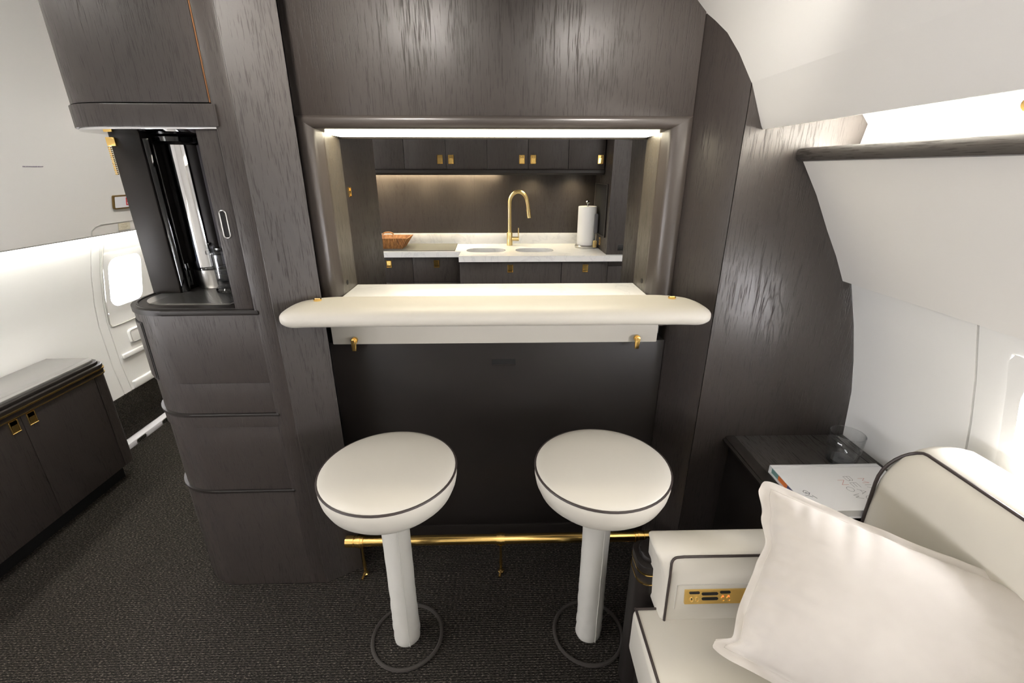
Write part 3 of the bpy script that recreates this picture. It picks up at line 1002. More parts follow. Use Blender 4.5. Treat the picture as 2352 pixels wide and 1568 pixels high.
for ya, yb, mm in ((1.125, 1.160, TEAL), (1.080, 1.125, ORANGE), (1.0, 1.080, VIOLET)):
    box('page_edge_print', x0 + .0052, x0 + .0065, ya, yb, .615, .6343, mm, pb, bev=0)
box('hinge_groove', x0, x1, 1.1505, 1.1525, .6384, .6388, mat('cover_groove', (.66, .66, .68), .4), bk, bev=0)
# hairline lettering: reads towards the camera, top of the letters towards the wall
LET = {'M': [[(0, 0), (0, 1), (.5, .35), (1, 1), (1, 0)]], 'I': [[(0, 0), (0, 1)]], 'A': [[(0, 0), (.5, 1), (1, 0)], [(.2, .36), (.8, .36)]],
       'B': [[(0, 0), (0, 1), (.75, 1), (.95, .85), (.95, .65), (.75, .52), (0, .52)], [(.75, .52), (1, .38), (1, .15), (.75, 0), (0, 0)]],
       'E': [[(1, 1), (0, 1), (0, 0), (1, 0)], [(0, .5), (.9, .5)]], 'C': [[(1, .82), (.7, 1), (.3, 1), (0, .7), (0, .3), (.3, 0), (.7, 0), (1, .18)]],
       'H': [[(0, 0), (0, 1)], [(1, 0), (1, 1)], [(0, .5), (1, .5)]], 'N': [[(0, 0), (0, 1), (1, 0), (1, 1)]],
       'O': [[(.5 + .5 * math.cos(2 * PI * i / 20), .5 + .5 * math.sin(2 * PI * i / 20)) for i in range(21)]],
       'W': [[(0, 1), (.27, 0), (.5, .65), (.73, 0), (1, 1)]], 'G': [[(.9, .85), (.6, 1), (.25, .9), (0, .5), (.25, .1), (.6, 0), (.95, .2), (.95, .5), (.55, .5)]]}
def stroke(bm, p, q, wd, z):
    d = Vector((q[0] - p[0], q[1] - p[1]))
    if d.length < 1e-6: return
    d.normalize()
    n = Vector((-d.y, d.x)) * wd / 2
    e = d * wd * .4
    vs = [bm.verts.new((p[0] + n.x - e.x, p[1] + n.y - e.y, z)), bm.verts.new((q[0] + n.x + e.x, q[1] + n.y + e.y, z)), bm.verts.new((q[0] - n.x + e.x, q[1] - n.y + e.y, z)), bm.verts.new((p[0] - n.x - e.x, p[1] - n.y - e.y, z))]
    bm.faces.new(vs)
def line_of(word, xb, ystart, hgt, wid, gap, reds, wd=.0009):
    y = ystart
    for k, ch in enumerate(word):
        bm = bmesh.new()
        cw = .0 if ch == 'I' else wid
        for st in LET[ch]:
            for p, q in zip(st, st[1:]):
                stroke(bm, (xb + p[1] * hgt, y - p[0] * cw), (xb + q[1] * hgt, y - q[0] * cw), wd, .63875)
        fin('cover_letter', bm, INKR if k in reds else INK, bk, smooth=0)
        y -= cw + gap
line_of('MIAMI', 1.058, 1.095, .019, .020, .009, (0, 3))
line_of('BEACH', 1.020, 1.105, .019, .020, .009, ())
line_of('NOW', .992, 1.088, .019, .020, .010, (0,))
bm = bmesh.new()
for st in LET['G']:
    for p, q in zip(st, st[1:]):
        stroke(bm, (.858 + p[1] * .013, 1.046 - p[0] * .013), (.858 + q[1] * .013, 1.046 - q[0] * .013), .0014, .63875)
for p, q in (((.862, 1.036), (.868, 1.028)), ((.868, 1.028), (.874, 1.036)), ((.856, 1.026), (.872, 1.018)), ((.874, 1.024), (.880, 1.012))):
    stroke(bm, p, q, .0018, .63875)
fin('cover_emblem', bm, INK, bk, smooth=0)

gl = thing('tumbler', (1.100, 1.218, .611), 'short clear glass tumbler on the side table behind the book', 'glass')
lathe('bowl', [(.040, .6115), (.046, .64), (.0495, .714), (.0475, .7155), (.0440, .645), (.036, .623), (0, .621)], 1.100, 1.2195, GLASS, gl, n=48, smooth=60)
lathe('thick_base', [(0, .6112), (.038, .6112), (.040, .615), (.037, .6215), (0, .6215)], 1.100, 1.2195, glassy('smoked_glass_base', (.45, .45, .47), .3), gl, n=48)
tube('rim', [(1.100 + .0485 * math.cos(2 * PI * i / 48), 1.2195 + .0485 * math.sin(2 * PI * i / 48), .7152) for i in range(48)], .0013, GLASS, gl, n=6, closed=True)

# ------------------------------------------------------------------ sofa
sf = thing('sofa', (.8, 0, 0), 'ivory leather sofa with dark piping along the right wall', 'sofa')
box('base', .385, 1.19, -1.2, .93, .0, .275, WP, sf, bev=.01)
def soft_box(name, x0, x1, y0, y1, z0, z1, r, m, parent, bulge=.0, seg=5, sub=True):
    bm = bmesh.new()
    B(bm, x0, x1, y0, y1, z0, z1, r, seg)
    bmesh.ops.subdivide_edges(bm, edges=[e for e in bm.edges if e.calc_length() > .12], cuts=5, use_grid_fill=True)
    if bulge:
        c = Vector(((x0 + x1) / 2, (y0 + y1) / 2, (z0 + z1) / 2))
        h = Vector(((x1 - x0) / 2, (y1 - y0) / 2, (z1 - z0) / 2))
        for v in bm.verts:
            q = Vector(((v.co.x - c.x) / h.x, (v.co.y - c.y) / h.y, (v.co.z - c.z) / h.z))
            f = [max(0., 1 - min(1, abs(q[i])) ** 3) for i in range(3)]
            v.co.x += bulge * q.x * f[1] * f[2] * (abs(q.x) > .8)
            v.co.y += bulge * q.y * f[0] * f[2] * (abs(q.y) > .8)
            v.co.z += bulge * q.z * f[0] * f[1] * (abs(q.z) > .8)
    return fin(name, bm, m, parent, smooth=75)
sc = soft_box('seat_cushion', .338, 1.0, .02, .862, .275, .421, .016, LEA, sf, .007)
tube('piping', [(.346, .86 - i * .02, .4195 - (.001 if i in (0, 42) else 0)) for i in range(42)] , .0036, PIPE, sc, n=8)
tube('piping', [(.346 + i * .02, .857, .4190) for i in range(4)], .0036, PIPE, sc, n=8)
soft_box('seat_cushion', .338, 1.0, -.85, .012, .275, .421, .016, LEA, sf, .007)
# arm: padded, face leaning back
arm_bm = bmesh.new()
ap = [(.822, .405), (.826, .44), (.842, .53), (.852, .585), (.858, .598), (.868, .6045), (.90, .6065), (.935, .6045), (.944, .598), (.947, .585), (.947, .405)]
EX(arm_bm, [(y, z) for y, z in ap], 'x', .395, 1.02, .014, 4)
for v in arm_bm.verts:
    # waisted end of the arm
    if v.co.x < .43:
        k = (v.co.z - .405) / .2
        v.co.x += .018 * math.sin(PI * min(1, max(0, k))) - .016 * max(0, k - .6) / .4
ar = fin('arm', arm_bm, LEA, sf, smooth=75)
def arm_pt(x, z, lift=.001):
    for (ya, za), (yb, zb) in zip(ap, ap[1:]):
        if za <= z <= zb:
            return (x, ya + (yb - ya) * (z - za) / (zb - za) - lift, z)
    return (x, .86, z)
pp = [(.4085, .412), (.410, .45), (.413, .50), (.4165, .55)] + [(.434 + .0165 * math.cos(math.radians(a)), .580 + .016 * math.sin(math.radians(a))) for a in (170, 150, 130, 110, 95)] + [(.45 + i * .04, .597) for i in range(14)]
tube('piping', [arm_pt(x, min(z, .5975), .0012) for x, z in pp], .0034, PIPE, ar, n=8)
# control panel: gold plate in a stitched recess
def arm_plate(name, x0, x1, z0, z1, t, m, parent, r=.001, lift=0.):
    c = arm_pt(0, (z0 + z1) / 2, 0)
    a = Vector(arm_pt(0, z0, 0)); b = Vector(arm_pt(0, z1, 0))
    up = (b - a).normalized()
    bm = bmesh.new()
    EX(bm, rrect(x0, x1, -(b - a).length / 2, (b - a).length / 2, r, 5), 'z', lift, lift + t)
    mw = frame_mw((0, (a.y + b.y) / 2, (a.z + b.z) / 2), (1, 0, 0), up)
    bm.transform(mw)
    return fin(name, bm, m, parent), mw
tube('stitch_line', [arm_pt(x, z, .0004) for x, z in [(.432, .455), (.434, .49), (.4365, .5205), (.45, .5215), (.50, .5215), (.56, .5215), (.62, .5215)]], .0014, mat('leather_crease', (.55, .53, .48), .6), ar, n=6)
ctl, mwp = arm_plate('control_panel', .456, .640, .470, .5085, .0045, GOLD, ar, .0015)
def pill(x0, x1, z0, z1, m, nm='slot'):
    return arm_plate(nm, x0, x1, z0, z1, .0008, m, ctl, (z1 - z0) * .49, .0045)[0]
pill(.4665, .4935, .4985, .5055, BLK, 'display')
pill(.4985, .5405, .4945, .5025, BLK)
pill(.4995, .5415, .4805, .4885, BLK)
pill(.545, .572, .4985, .5055, BLK, 'display')
for x in (.4735, .4875):
    c = arm_pt(x, .484, .0052)
    tube('jack_ring', [(c[0] + .0042 * math.cos(2 * PI * i / 16), c[1] + .0012 * math.sin(2 * PI * i / 16) , c[2] + .0065 * math.sin(2 * PI * i / 16)) for i in range(16)], .0008, BGOLD, ctl, n=6, closed=True)
arm_plate('jack_hole', .4722, .4750, .4825, .4860, .0006, BLK, ctl, .0013, .0045)
for x in (.5535, .568):
    c = arm_pt(x, .484, .0052)
    tube('knob_ring', [(c[0] + .0048 * math.cos(2 * PI * i / 16), c[1] + .0012 * math.sin(2 * PI * i / 16), c[2] + .0065 * math.sin(2 * PI * i / 16)) for i in range(16)], .0009, GOLD, ctl, n=6, closed=True)
    arm_plate('indicator', x - .0022, x + .0022, .4880, .4925, .0008, REDLED, ctl, .002, .0046)
# timber end panel with gold inlay behind the arm
def efp(off=0.):
    x0, y0, y1 = .362 - off, .900 - off, 1.000 + off
    return arc(x0 + .03, y1 - .03, .03, 90, 180, 6) + arc(x0 + .03, y0 + .03, .03, 180, 270, 6) + [(.81, y0), (.81, y1)]
prism('end_panel', efp(0), 'z', 0, .452, WP, sf)
prism('gold_inlay', efp(.0012), 'z', .452, .4555, GOLD, sf)
prism('end_panel', efp(-.001), 'z', .4555, .4845, WP, sf)
prism('gold_inlay', efp(.0012), 'z', .4845, .488, GOLD, sf)
prism('end_cap', efp(0), 'z', .488, .512, WP, sf, bev=.003)
prism('end_cap', efp(-.012), 'z', .510, .530, WP, sf, bev=.009)
# back cushion with rounded end
def back_cushion(y0, y1):
    bm = bmesh.new()
    sec = [(.985, .415), (.978, .50), (.974, .60), (.974, .70), (.980, .80), (.996, .845), (1.026, .868), (1.06, .876), (1.10, .875), (1.135, .865), (1.160, .83), (1.170, .76), (1.172, .415)]
    rows = []
    ys = [y1, y1 - .004, y1 - .014, y1 - .03, y1 - .055, y1 - .09] + [y1 - .09 - (y1 - y0 - .18) * i / 8 for i in range(1, 9)] + [y0 + .055, y0 + .03, y0 + .014, y0 + .004, y0]
    for y in ys:
        e = min(y1 - y, y - y0)
        k = 1. if e > .06 else math.sqrt(max(0, 1 - ((.06 - e) / .06) ** 2))
        cx, cz = 1.075, .60
        row = []
        for x, z in sec:
            kx = .80 + .20 * k
            zz = .415 + (z - .415) * (.80 + .20 * k)
            row.append(bm.verts.new((cx + (x - cx) * kx if x > cx else x + (cx - x) * (1 - kx) * .12, y, zz)))
        rows.append(row)
    for A, Bn in zip(rows, rows[1:]):
        for i in range(len(sec) - 1):
            bm.faces.new((A[i], A[i + 1], Bn[i + 1], Bn[i]))
        bm.faces.new((A[-1], A[0], Bn[0], Bn[-1]))
    bm.faces.new(rows[0])
    bm.faces.new(rows[-1])
    o = fin('back_cushion', bm, LEA, sf, smooth=80)
    path = [(.983, y1 - .001, .43), (.976, y1 - .001, .55), (.974, y1 - .001, .64)]
    for a in range(0, 95, 10):
        a = math.radians(a)
        yy = y1 - .001 - .062 * (1 - math.cos(a))
        zz = .735 + .126 * math.sin(a)
        path.append((.974 + .043 * max(0, (zz - .735) / .126) ** 2.2, yy, zz))
    n_ = 16
    for i in range(1, n_ + 1):
        path.append((1.017, y1 - .063 - (y1 - y0 - .13) * i / n_, .861))
    tube('piping', path, .0042, PIPE, o, n=8)
    return o
back_cushion(.22, .956)
back_cushion(-.52, .212)
box('back_frame', 1.172, 1.198, -1.1, .93, 0, .70, WP, sf, bev=.01)

# ------------------------------------------------------------------ linen pillow
def pillow():
    C0 = Vector((0, 0, 1.5))
    k = .945
    P1, P2, P3_, = [C0 + (Vector(p) - C0) * k for p in ((.705, 1.015, .715), (1.165, .612, .698), (.470, .735, .452))]
    P4 = P2 + P3_ - P1 + Vector((0, 0, .0))
    cen = (P1 + P2 + P3_ + P4) / 4
    U = (P2 - P1) / 2
    V = (P1 - P3_) / 2
    N = U.cross(V).normalized()
    if N.z < 0: N = -N
    n = 64
    bm = bmesh.new()
    top, bot = {}, {}
    fl = .90
    def pos(i, j, s):
        u = -1 + 2 * i / n
        v = -1 + 2 * j / n
        # edges drawn in between the corners
        if u < 0:
            T = ((-1, 0), (-.9, .03), (-.76, .15), (-.55, .14), (0, .165), (.25, .185), (.55, .10), (.85, .02), (1, 0))
            for (va, ka), (vb, kb) in zip(T, T[1:]):
                if va <= v <= vb:
                    w_ = (v - va) / (vb - va)
                    w_ = w_ * w_ * (3 - 2 * w_)
                    pin = ka + (kb - ka) * w_
                    break
        else:
            pin = .06 * (1 - v * v)
        pu = u * (1 - pin * abs(u) ** 2)
        pv = v * (1 - .07 * (1 - u * u) * abs(v) ** 2)
        cr_ = max(0., abs(u) + abs(v) - 1.80) / .2
        pu -= math.copysign(.045 * cr_ ** 2, u)
        pv -= math.copysign(.045 * cr_ ** 2, v)
        a, b = min(1, abs(u) / fl), min(1, abs(v) / fl)
        th = max(0, (1 - a ** 2.4)) ** .55 * max(0, (1 - b ** 2.4)) ** .55
        h = .084 * th
        # creases running in from the seams
        ed = max(abs(u), abs(v))
        fold = 0.
        if ed < fl:
            q = (ed / fl) ** 3
            ang = v * 13 if abs(u) > abs(v) else u * 13
            fold = .010 * q * noise.noise(Vector((ang, 3.1 * (1 if abs(u) > abs(v) else 2), 0))) * min(1, th * 3)
        wav = .006 * noise.noise(Vector((u * 2.2, v * 2.2, 4.)))
        fw = 0.
        if ed > fl:
            fw = .009 * noise.noise(Vector((u * 5, v * 5, 9.))) * min(1, (ed - fl) / (1 - fl) * 1.5)
        back = .75
        h = (h + fold + wav * th) if s > 0 else -(h * back)
        p = cen + U * pu + V * pv + N * (h + fw + (.0012 if s > 0 else -.0012))
        # lower left corner of the flange folds forward on the seat
        cu, cv = -u, -v
        c_ = max(0, (cu + cv - 1.45) / .55)
        if c_ > 0:
            p += N * (.028 * c_ ** 1.2) + Vector((.0, -.012, 0)) * c_
            p += N * .010 * math.sin(c_ * 9 + u * 14) * c_
        return p
    for s, d in ((1, top), (-1, bot)):
        for i in range(n + 1):
            for j in range(n + 1):
                d[i, j] = bm.verts.new(pos(i, j, s))
        for i in range(n):
            for j in range(n):
                f = (d[i, j], d[i + 1, j], d[i + 1, j + 1], d[i, j + 1])
                bm.faces.new(f if s > 0 else tuple(reversed(f)))
    ring = [(i, 0) for i in range(n)] + [(n, j) for j in range(n)] + [(i, n) for i in range(n, 0, -1)] + [(0, j) for j in range(n, 0, -1)]
    for a, b in zip(ring, ring[1:] + ring[:1]):
        bm.faces.new((top[a], bot[a], bot[b], top[b]))
    root = thing('throw_pillow', (P3_ + P4) / 2, 'large natural linen pillow with a flange leaning on the ivory sofa', 'pillow')
    fin('pillow_body', bm, LINEN, root, smooth=80)
    # stitched line where the flange begins
    pts = []
    m_ = 2 * n
    idx = lambda t: int(round((t + 1) / 2 * n))
    lo, hi = idx(-fl), idx(fl)
    path = [(i, lo) for i in range(lo, hi)] + [(hi, j) for j in range(lo, hi)] + [(i, hi) for i in range(hi, lo, -1)] + [(lo, j) for j in range(hi, lo, -1)]
    tube('flange_seam', [pos(i, j, 1) + N * .0004 for i, j in path], .0011, LINEN, root, n=6, closed=True)
pillow()

# ------------------------------------------------------------------ galley behind the hatch
KY, KB = 3.42, 4.0
box('wall_galley', -2.3, 1.3, KB, 4.06, 0, 2.14, W, bev=0, kind='structure', label='dark oak backsplash wall of the galley')
box('backsplash_joint', -.2205, -.2190, KB - .0008, KB + .001, .99, 1.5, GROOVE, bev=0).name = 'trim_4'
tag(bpy.data.objects['trim_4'], 'thin vertical joint in the galley backsplash', kind='structure')
# partitions seen through the hatch
pa = thing('wall_galley_left', (-.62, 2.0, 0), 'dark oak cupboard side just inside the hatch on the left', kind='structure')
box('partition', -.64, -.60, 1.737, 2.335, 0, 2.14, W, pa, bev=.002)
flush_latch((-.5985, 1.90, 1.418), (0, 1, 0), (0, 0, 1), .028, .038, pa)
box('wall_galley_right', .55, .59, 1.737, 2.050, 0, 2.14, W, bev=.002, kind='structure', label='dark oak partition just inside the hatch on the right')

# upper cupboards
def upper_unit(xs, latches, label):
    u = thing('wall_cupboard', ((xs[0] + xs[-1]) / 2, 3.8, 1.50), label, 'cupboard', 'galley wall cupboards')
    box('body', xs[0] + .001, xs[-1] - .001, 3.666, KB - .001, 1.50, 2.10, W, u, bev=0)
    for k, (a, b) in enumerate(zip(xs, xs[1:])):
        d = box('door', a + .0016, b - .0016, 3.65, 3.666, 1.5065, 2.10, W, u, bev=.0012)
        if k in latches:
            flush_latch((latches[k], 3.648, 1.573), (1, 0, 0), (0, 0, 1), .042, .063, d, flip=False)
upper_unit([-1.33, -1.025, -.718], {}, 'plain dark cupboard pair at the left end above the galley counter')
upper_unit([-.718, -.407, -.100], {0: -.452, 1: -.370}, 'dark cupboard pair with two gold latches above the galley cooktop')
upper_unit([-.100, .207, .510], {0: .160, 1: .245}, 'dark cupboard pair with two gold latches above the sinks')
upper_unit([.510, .786], {0: .752}, 'single dark cupboard with a gold latch above the paper towel roll')
prism('trim_5', [(3.652, 1.505), (3.645, 1.497), (3.645, 1.478), (3.655, 1.465), (3.70, 1.463), (3.70, 1.499)], 'x', -1.33, .786, WP, kind='structure', label='dark light rail under the galley cupboards')
box('trim_6', -1.33, .786, 3.70, KB - .001, 1.484, 1.4995, WP, bev=0, kind='structure', label='underside board of the galley cupboards')
for k, x in enumerate((-.98, -.62, -.26, .26, .60)):
    pk = thing('puck_light', (x, 3.90, 1.48), ['round under-cupboard light at the far left of the galley', 'round under-cupboard light above the teak tray', 'round under-cupboard light left of the tap', 'round under-cupboard light right of the tap', 'round under-cupboard light above the paper towels'][k], 'light', 'under-cupboard lights')
    lathe('ring', [(.0, 1.483), (.034, 1.483), (.034, 1.474), (.027, 1.472), (.027, 1.476), (0, 1.476)], x, 3.90, STEEL, pk, n=28)
    lathe('lens', [(0, 1.4755), (.026, 1.4755), (.026, 1.4735), (0, 1.4730)], x, 3.90, led('puck_led', (1., .86, .60), 12.), pk, n=24)
    L = bpy.data.lights.new('puck_lamp', 'SPOT')
    L.energy = PUCK
    L.color = (1., .84, .52)
    L.spot_size = math.radians(150)
    L.spot_blend = 1.
    L.shadow_soft_size = .03
    lo = bpy.data.objects.new('puck_lamp', L)
    lo.location = (x, 3.90, 1.465)
    lo.parent = pk
    lo.matrix_parent_inverse = Matrix.Translation(-pk.location)
    COL.objects.link(lo)

# worktop with two sinks
SINK = [(-.277, .033), (.113, .415)]
SY0, SY1 = 3.545, 3.745
def worktop():
    r = thing('worktop', (0, 3.7, .86), 'white marble galley worktop with two undermount sinks', 'worktop')
    # pieces round the sink holes, one mesh
    bm = bmesh.new()
    zt, zb = .900, .856
    def slab(x0, x1, y0, y1):
        B(bm, x0, x1, y0, y1, zb, zt)
    slab(-.318, 1.2, KY - .04, SY0)
    slab(-.318, 1.2, SY1, KB - .002)
    slab(-1.34, -.318, 3.585, KB - .002)
    slab(-.318, SINK[0][0], SY0, SY1)
    slab(SINK[0][1], SINK[1][0], SY0, SY1)
    slab(SINK[1][1], 1.2, SY0, SY1)
    # rounded corners of the holes
    R = .085
    for (sx0, sx1) in SINK:
        for cx, cy, q in ((sx0, SY0, 2), (sx1, SY0, 3), (sx1, SY1, 0), (sx0, SY1, 1)):
            ccx = cx + R if cx == sx0 else cx - R
            ccy = cy + R if cy == SY0 else cy - R
            a0 = {0: 0, 1: 90, 2: 180, 3: 270}[q]
            EX(bm, [(cx, cy)] + list(reversed(arc(ccx, ccy, R, a0, a0 + 90, 7))), 'z', zb, zt)
    fin('slab', bm, MARBLE, r, smooth=30)
    box('upstand', -1.34, .788, KB - .022, KB - .002, .900, .990, MARBLE, r, bev=.002)
    for k, (sx0, sx1) in enumerate(SINK):
        bm = bmesh.new()
        e = .004
        outl = [rrect(sx0 - e + d, sx1 + e - d, SY0 - e + d, SY1 + e - d, .087 - d * .2, 7) for d in (0, .004, .012, .03)]
        zz = (.8555, .78, .735, .725)
        rings = [[bm.verts.new((x, y, z)) for x, y in o] for o, z in zip(outl, zz)]
        for A, Bn in zip(rings, rings[1:]):
            for i in range(len(A)):
                bm.faces.new((A[i], A[(i + 1) % len(A)], Bn[(i + 1) % len(A)], Bn[i]))
        bm.faces.new(rings[-1])
        sk = fin('sink_bowl', bm, SINKM, r, smooth=50)
        lathe('drain', [(0, .729), (.022, .729), (.026, .7265), (.026, .7255), (0, .7255)], (sx0 + sx1) / 2, 3.65, CHROME, sk, n=20)
    # hob plate
worktop()
hb = thing('cooktop', (-.8, 3.78, .900), 'flat dark grey cooktop set on the left part of the worktop', 'cooktop')
prism('plate', [(-1.25, 3.605), (-.368, 3.605), (-.376, 3.965), (-1.25, 3.965)], 'z', .9005, .9065, mat('grey_glass_ceramic', (.13, .128, .12), .6), hb, bev=.001)

# base cupboards
def base_unit(x0, x1, yf, latch, label, split=None):
    u = thing('base_cupboard', ((x0 + x1) / 2, 3.8, 0), label, 'cupboard', 'galley base cupboards')
    box('body', x0 + .001, x1 - .001, yf + .017, KB - .001, .08, .70, W, u, bev=0)
    box('plinth', x0 + .001, x1 - .001, yf + .06, KB - .001, 0, .08, BLK, u, bev=0)
    if split:
        box('drawer', x0 + .0016, x1 - .0016, yf, yf + .016, split + .002, .8545, W, u, bev=.001)
        box('door', x0 + .0016, x1 - .0016, yf, yf + .016, .083, split - .002, W, u, bev=.001)
    else:
        d = box('door', x0 + .0016, x1 - .0016, yf, yf + .016, .648 if yf > 3.5 else .083, .8545, W, u, bev=.001)
        if yf > 3.5:
            box('door', x0 + .0016, x1 - .0016, yf, yf + .016, .083, .644, W, u, bev=.001)
        if latch is not None:
            flush_latch((latch, yf - .002, .797), (1, 0, 0), (0, 0, 1), .043, .060, d, flip=True)
base_unit(-1.1, -.7085, 3.62, -.897, 'dark base cupboard furthest left under the teak tray')
base_unit(-.7085, -.318, 3.62, -.518, 'dark base cupboard under the grey cooktop')
base_unit(-.318, .457, KY, .067, 'wide dark base cupboard under the sinks')
base_unit(.457, .812, KY, .640, 'dark base cupboard right of the sinks')
base_unit(.812, 1.19, KY, None, 'narrow dark drawer unit at the right end of the galley', split=.815)

# tall unit at the right end of the worktop
tu = thing('tall_cupboard', (1.0, 3.7, .9), 'tall dark oak unit standing at the right end of the worktop', 'cupboard')
prism('body', [(.793, .9005), (1.24, .9005), (1.24, 1.40), (.865, 1.735), (.80, 1.80), (.793, 1.80)], 'y', KY, KB - .001, W, tu, bev=.0)
side_x = .7922
box('side_panel', side_x - .006, side_x, 3.50, 3.93, 1.02, 1.40, GROOVE, tu, bev=.001)
tube('panel_bead', [(side_x - .006, y, z) for y, z in ((3.50, 1.02), (3.50, 1.40), (3.93, 1.40), (3.93, 1.02))], .006, W, tu, n=6, closed=True)
ol = box('gold_outlet', side_x - .004, side_x, 3.655, 3.70, .935, .995, GOLD, tu, bev=.001)
box('outlet_slot', side_x - .0048, side_x - .003, 3.667, 3.688, .945, .985, BLK, ol, bev=0)
ob = box('black_outlet', .875, .925, KY - .004, KY, .930, .975, BLK, tu, bev=.002)
for x in (.888, .904):
    box('outlet_slot', x, x + .008, KY - .0048, KY - .003, .944, .958, GROOVE, ob, bev=0)

# tap
tp = thing('kitchen_tap', (.071, 3.90, .900), 'tall brushed gold swan-neck tap between the sinks', 'tap')
tx, ty = .071, 3.895
lathe('body', [(0, .9005), (.024, .9005), (.024, 1.005), (.022, 1.008), (0, 1.008)], tx, ty, BGOLD, tp, n=28)
neck = [(tx, ty, 1.0), (tx, ty, 1.10), (tx, ty, 1.215)]
for a in range(10, 171, 10):
    a = math.radians(180 - a)
    neck.append((tx + .073 + .073 * math.cos(a), ty - .0, 1.238 + .095 * math.sin(a)))
neck += [(tx + .151, ty - .0, 1.225), (tx + .155, ty, 1.19)]
tube('neck', neck, .0155, BGOLD, tp, n=18, smooth=60)
tube('spray_head', [(tx + .1545, ty, 1.195), (tx + .163, ty, 1.125)], .0172, BGOLD, tp, n=20)
sp = tube('side_valve', [(tx + .02, ty - .004, .955), (tx + .078, ty - .010, .955)], .0165, BGOLD, tp, n=20)
tube('lever', [(tx + .074, ty - .010, .965), (tx + .074, ty - .010, 1.045)], .0042, BGOLD, sp, n=10)

# paper towel holder
pt = thing('paper_towel_holder', (.716, 3.77, .900), 'steel paper towel holder with a white roll on the worktop', 'holder')
px, py = .698, 3.775
lathe('base', [(0, .9005), (.088, .9005), (.090, .904), (.090, .918), (.086, .922), (0, .922)], px, py, STEEL, pt, n=44)
lathe('paper_roll', [(.018, .923), (.072, .923), (.074, .926), (.074, 1.222), (.072, 1.226), (.018, 1.226)], px, py, PAPER, pt, n=44)
lathe('spindle', [(0, .92), (.007, .92), (.007, 1.242), (.0065, 1.248), (.017, 1.256), (.018, 1.263), (.012, 1.268), (0, 1.269)], px, py, CHROME, pt, n=24)
tube('tension_arm', [(px + .068, py - .055, .915), (px + .070, py - .052, 1.00), (px + .066, py - .050, 1.09), (px + .069, py - .049, 1.13)], .0055, STEEL, pt, n=10)
prism('arm_paddle', [(z_[0], z_[1]) for z_ in rrect(px + .050, px + .078, 1.02, 1.175, .012, 4)], 'y', py - .066, py - .058, mat('grey_grip', (.12, .12, .13), .5), pt, bev=.002)
box('arm_foot', px + .045, px + .075, py - .078, py - .060, .908, .965, BGOLD, pt, bev=.004)

# carved wooden tray
tr = thing('wooden_tray', (-.98, 3.75, .907), 'ribbed teak serving tray standing on the left of the worktop', 'tray')
def tray_mesh():
    bm = bmesh.new()
    xb0, xb1, yb0, yb1 = -1.19, -.795, 3.69, 3.86
    z0, z1 = .9072, .992
    fl_ = .055
    NR = 40
    def loop(ex, z, rib):
        pts = []
        x0, x1, y0, y1 = xb0 - ex, xb1 + ex, yb0 - ex * .6, yb1 + ex * .6
        n1, n2 = 72, 30
        for i in range(n1): pts.append((x0 + (x1 - x0) * i / n1, y0, 'f', i))
        for i in range(n2): pts.append((x1, y0 + (y1 - y0) * i / n2, 'r', i))
        for i in range(n1): pts.append((x1 - (x1 - x0) * i / n1, y1, 'b', i))
        for i in range(n2): pts.append((x0, y1 - (y1 - y0) * i / n2, 'l', i))
        out = []
        for x, y, sd_, i in pts:
            r = rib * (1 if i % 2 else -1)
            if sd_ == 'f': y -= r
            elif sd_ == 'r': x += r
            elif sd_ == 'b': y += r
            else: x -= r
            out.append(bm.verts.new((x, y, z)))
        return out
    L0 = loop(0, z0, .0022)
    L1 = loop(fl_, z1, .0028)
    L2 = loop(fl_ - .012, z1, 0)
    L3 = loop(-.012, z0 + .012, 0)
    n = len(L0)
    for A, Bn in ((L0, L1), (L1, L2), (L2, L3)):
        for i in range(n):
            bm.faces.new((A[i], A[(i + 1) % n], Bn[(i + 1) % n], Bn[i]))
    bm.faces.new(L0)
    bm.faces.new(L3)
    return fin('tray_body', bm, TEAK, tr, smooth=0)
tray_mesh()
tube('handle', [(-.95 + .045 * math.cos(a_), 3.895 + .006 * math.sin(a_), .992 + .018 * math.sin(a_)) for a_ in [PI * i / 10 for i in range(11)]], .006, TEAK, tr, n=8)

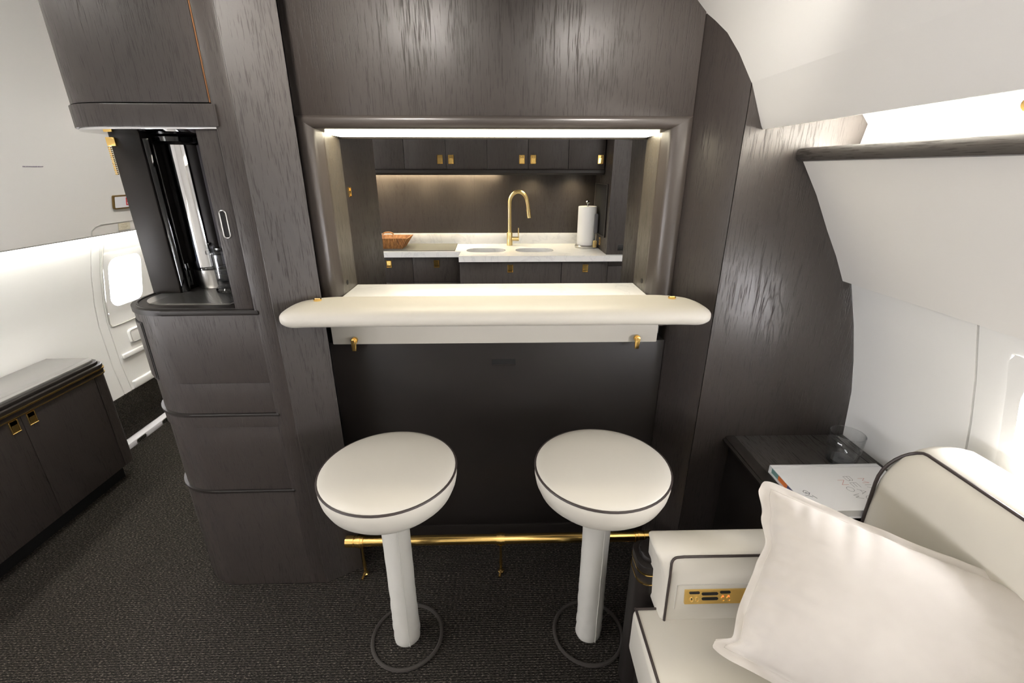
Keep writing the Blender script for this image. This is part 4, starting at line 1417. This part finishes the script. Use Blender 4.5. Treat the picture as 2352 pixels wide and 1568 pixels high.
# ------------------------------------------------------------------ ceiling lamps and added unseen fill lights
def downlight(x, y, z, e, label, size=120, col=(1., .95, .88), tilt=0.):
    d = thing('downlight', (x, y, z), label, 'light', 'ceiling downlights')
    lathe('trim_ring', [(.026, z - .001), (.040, z - .001), (.041, z - .006), (.028, z - .007), (.026, z - .004)], x, y, STEEL, d, n=32)
    lathe('lens', [(0, z - .003), (.027, z - .003), (.027, z - .001), (0, z - .001)], x, y, led('downlight_led', col, 25.), d, n=24)
    L = bpy.data.lights.new('downlight_lamp', 'SPOT')
    L.energy = e
    L.color = col
    L.spot_size = math.radians(size)
    L.spot_blend = 1.
    L.shadow_soft_size = .05
    lo = bpy.data.objects.new('downlight_lamp', L)
    lo.location = (x, y, z - .012)
    lo.rotation_euler = (math.radians(tilt), 0, 0)
    lo.parent = d
    lo.matrix_parent_inverse = Matrix.Translation(-d.location)
    COL.objects.link(lo)
downlight(-.43, .62, 2.118, SPOT * 8.0, 'ceiling downlight over the stool by the cabinet', 64, tilt=73)
downlight(.455, .62, 2.016, SPOT * 7.0, 'ceiling downlight over the stool by the sofa', 64, tilt=73)
downlight(-1.45, 1.0, 2.075, SPOT * .8, 'added unseen ceiling downlight over the aisle before the bar')  # this one and the next are added, unseen aisle fill
downlight(-1.60, 2.3, 2.02, SPOT * .8, 'added unseen ceiling downlight over the aisle by the cabin door')
for k in range(3):  # added downlights behind the camera that fill the cabin
    for x in (-1.05, .05):
        downlight(x, -.2 - .95 * k, 2.114, SPOT * .5, ['near', 'middle', 'far'][k] + ' added ceiling downlight behind the camera on the ' + ('aisle side' if x < -.5 else 'sofa side'))
for x, nm in ((-1.15, 'aisle side'), (.12, 'sofa side')):
    fin('fill_light_strip', B(bmesh.new(), x - .06, x + .06, -2.8, .55, 2.104, 2.110, 0), led('ceiling_fill', (1., .96, .9), CEIL_FILL), label='added unseen ceiling fill strip on the ' + nm, cat='light', smooth=0)
fin('fill_light_strip', B(bmesh.new(), -1.45, -1.37, .70, 3.5, 2.070, 2.076, 0), led('aisle_fill', (1., .97, .92), AISLE_FILL), label='added unseen ceiling fill strip over the aisle beside the bar cabinet', cat='light', smooth=0)
fin('fill_light_strip', B(bmesh.new(), -.55, .95, 2.55, 2.75, 2.104, 2.110, 0), led('galley_fill', (1., .96, .88), GALLEY_FILL), label='added unseen fill panel on the galley ceiling behind the hatch', cat='light', smooth=0)
fin('cupboard_light_strip', B(bmesh.new(), -1.30, -.02, 3.945, 3.965, 1.478, 1.4835, 0), led('undershelf_led', (1., .84, .55), 105.), label='warm light strip under the galley cupboards behind the tray', cat='light', smooth=0)
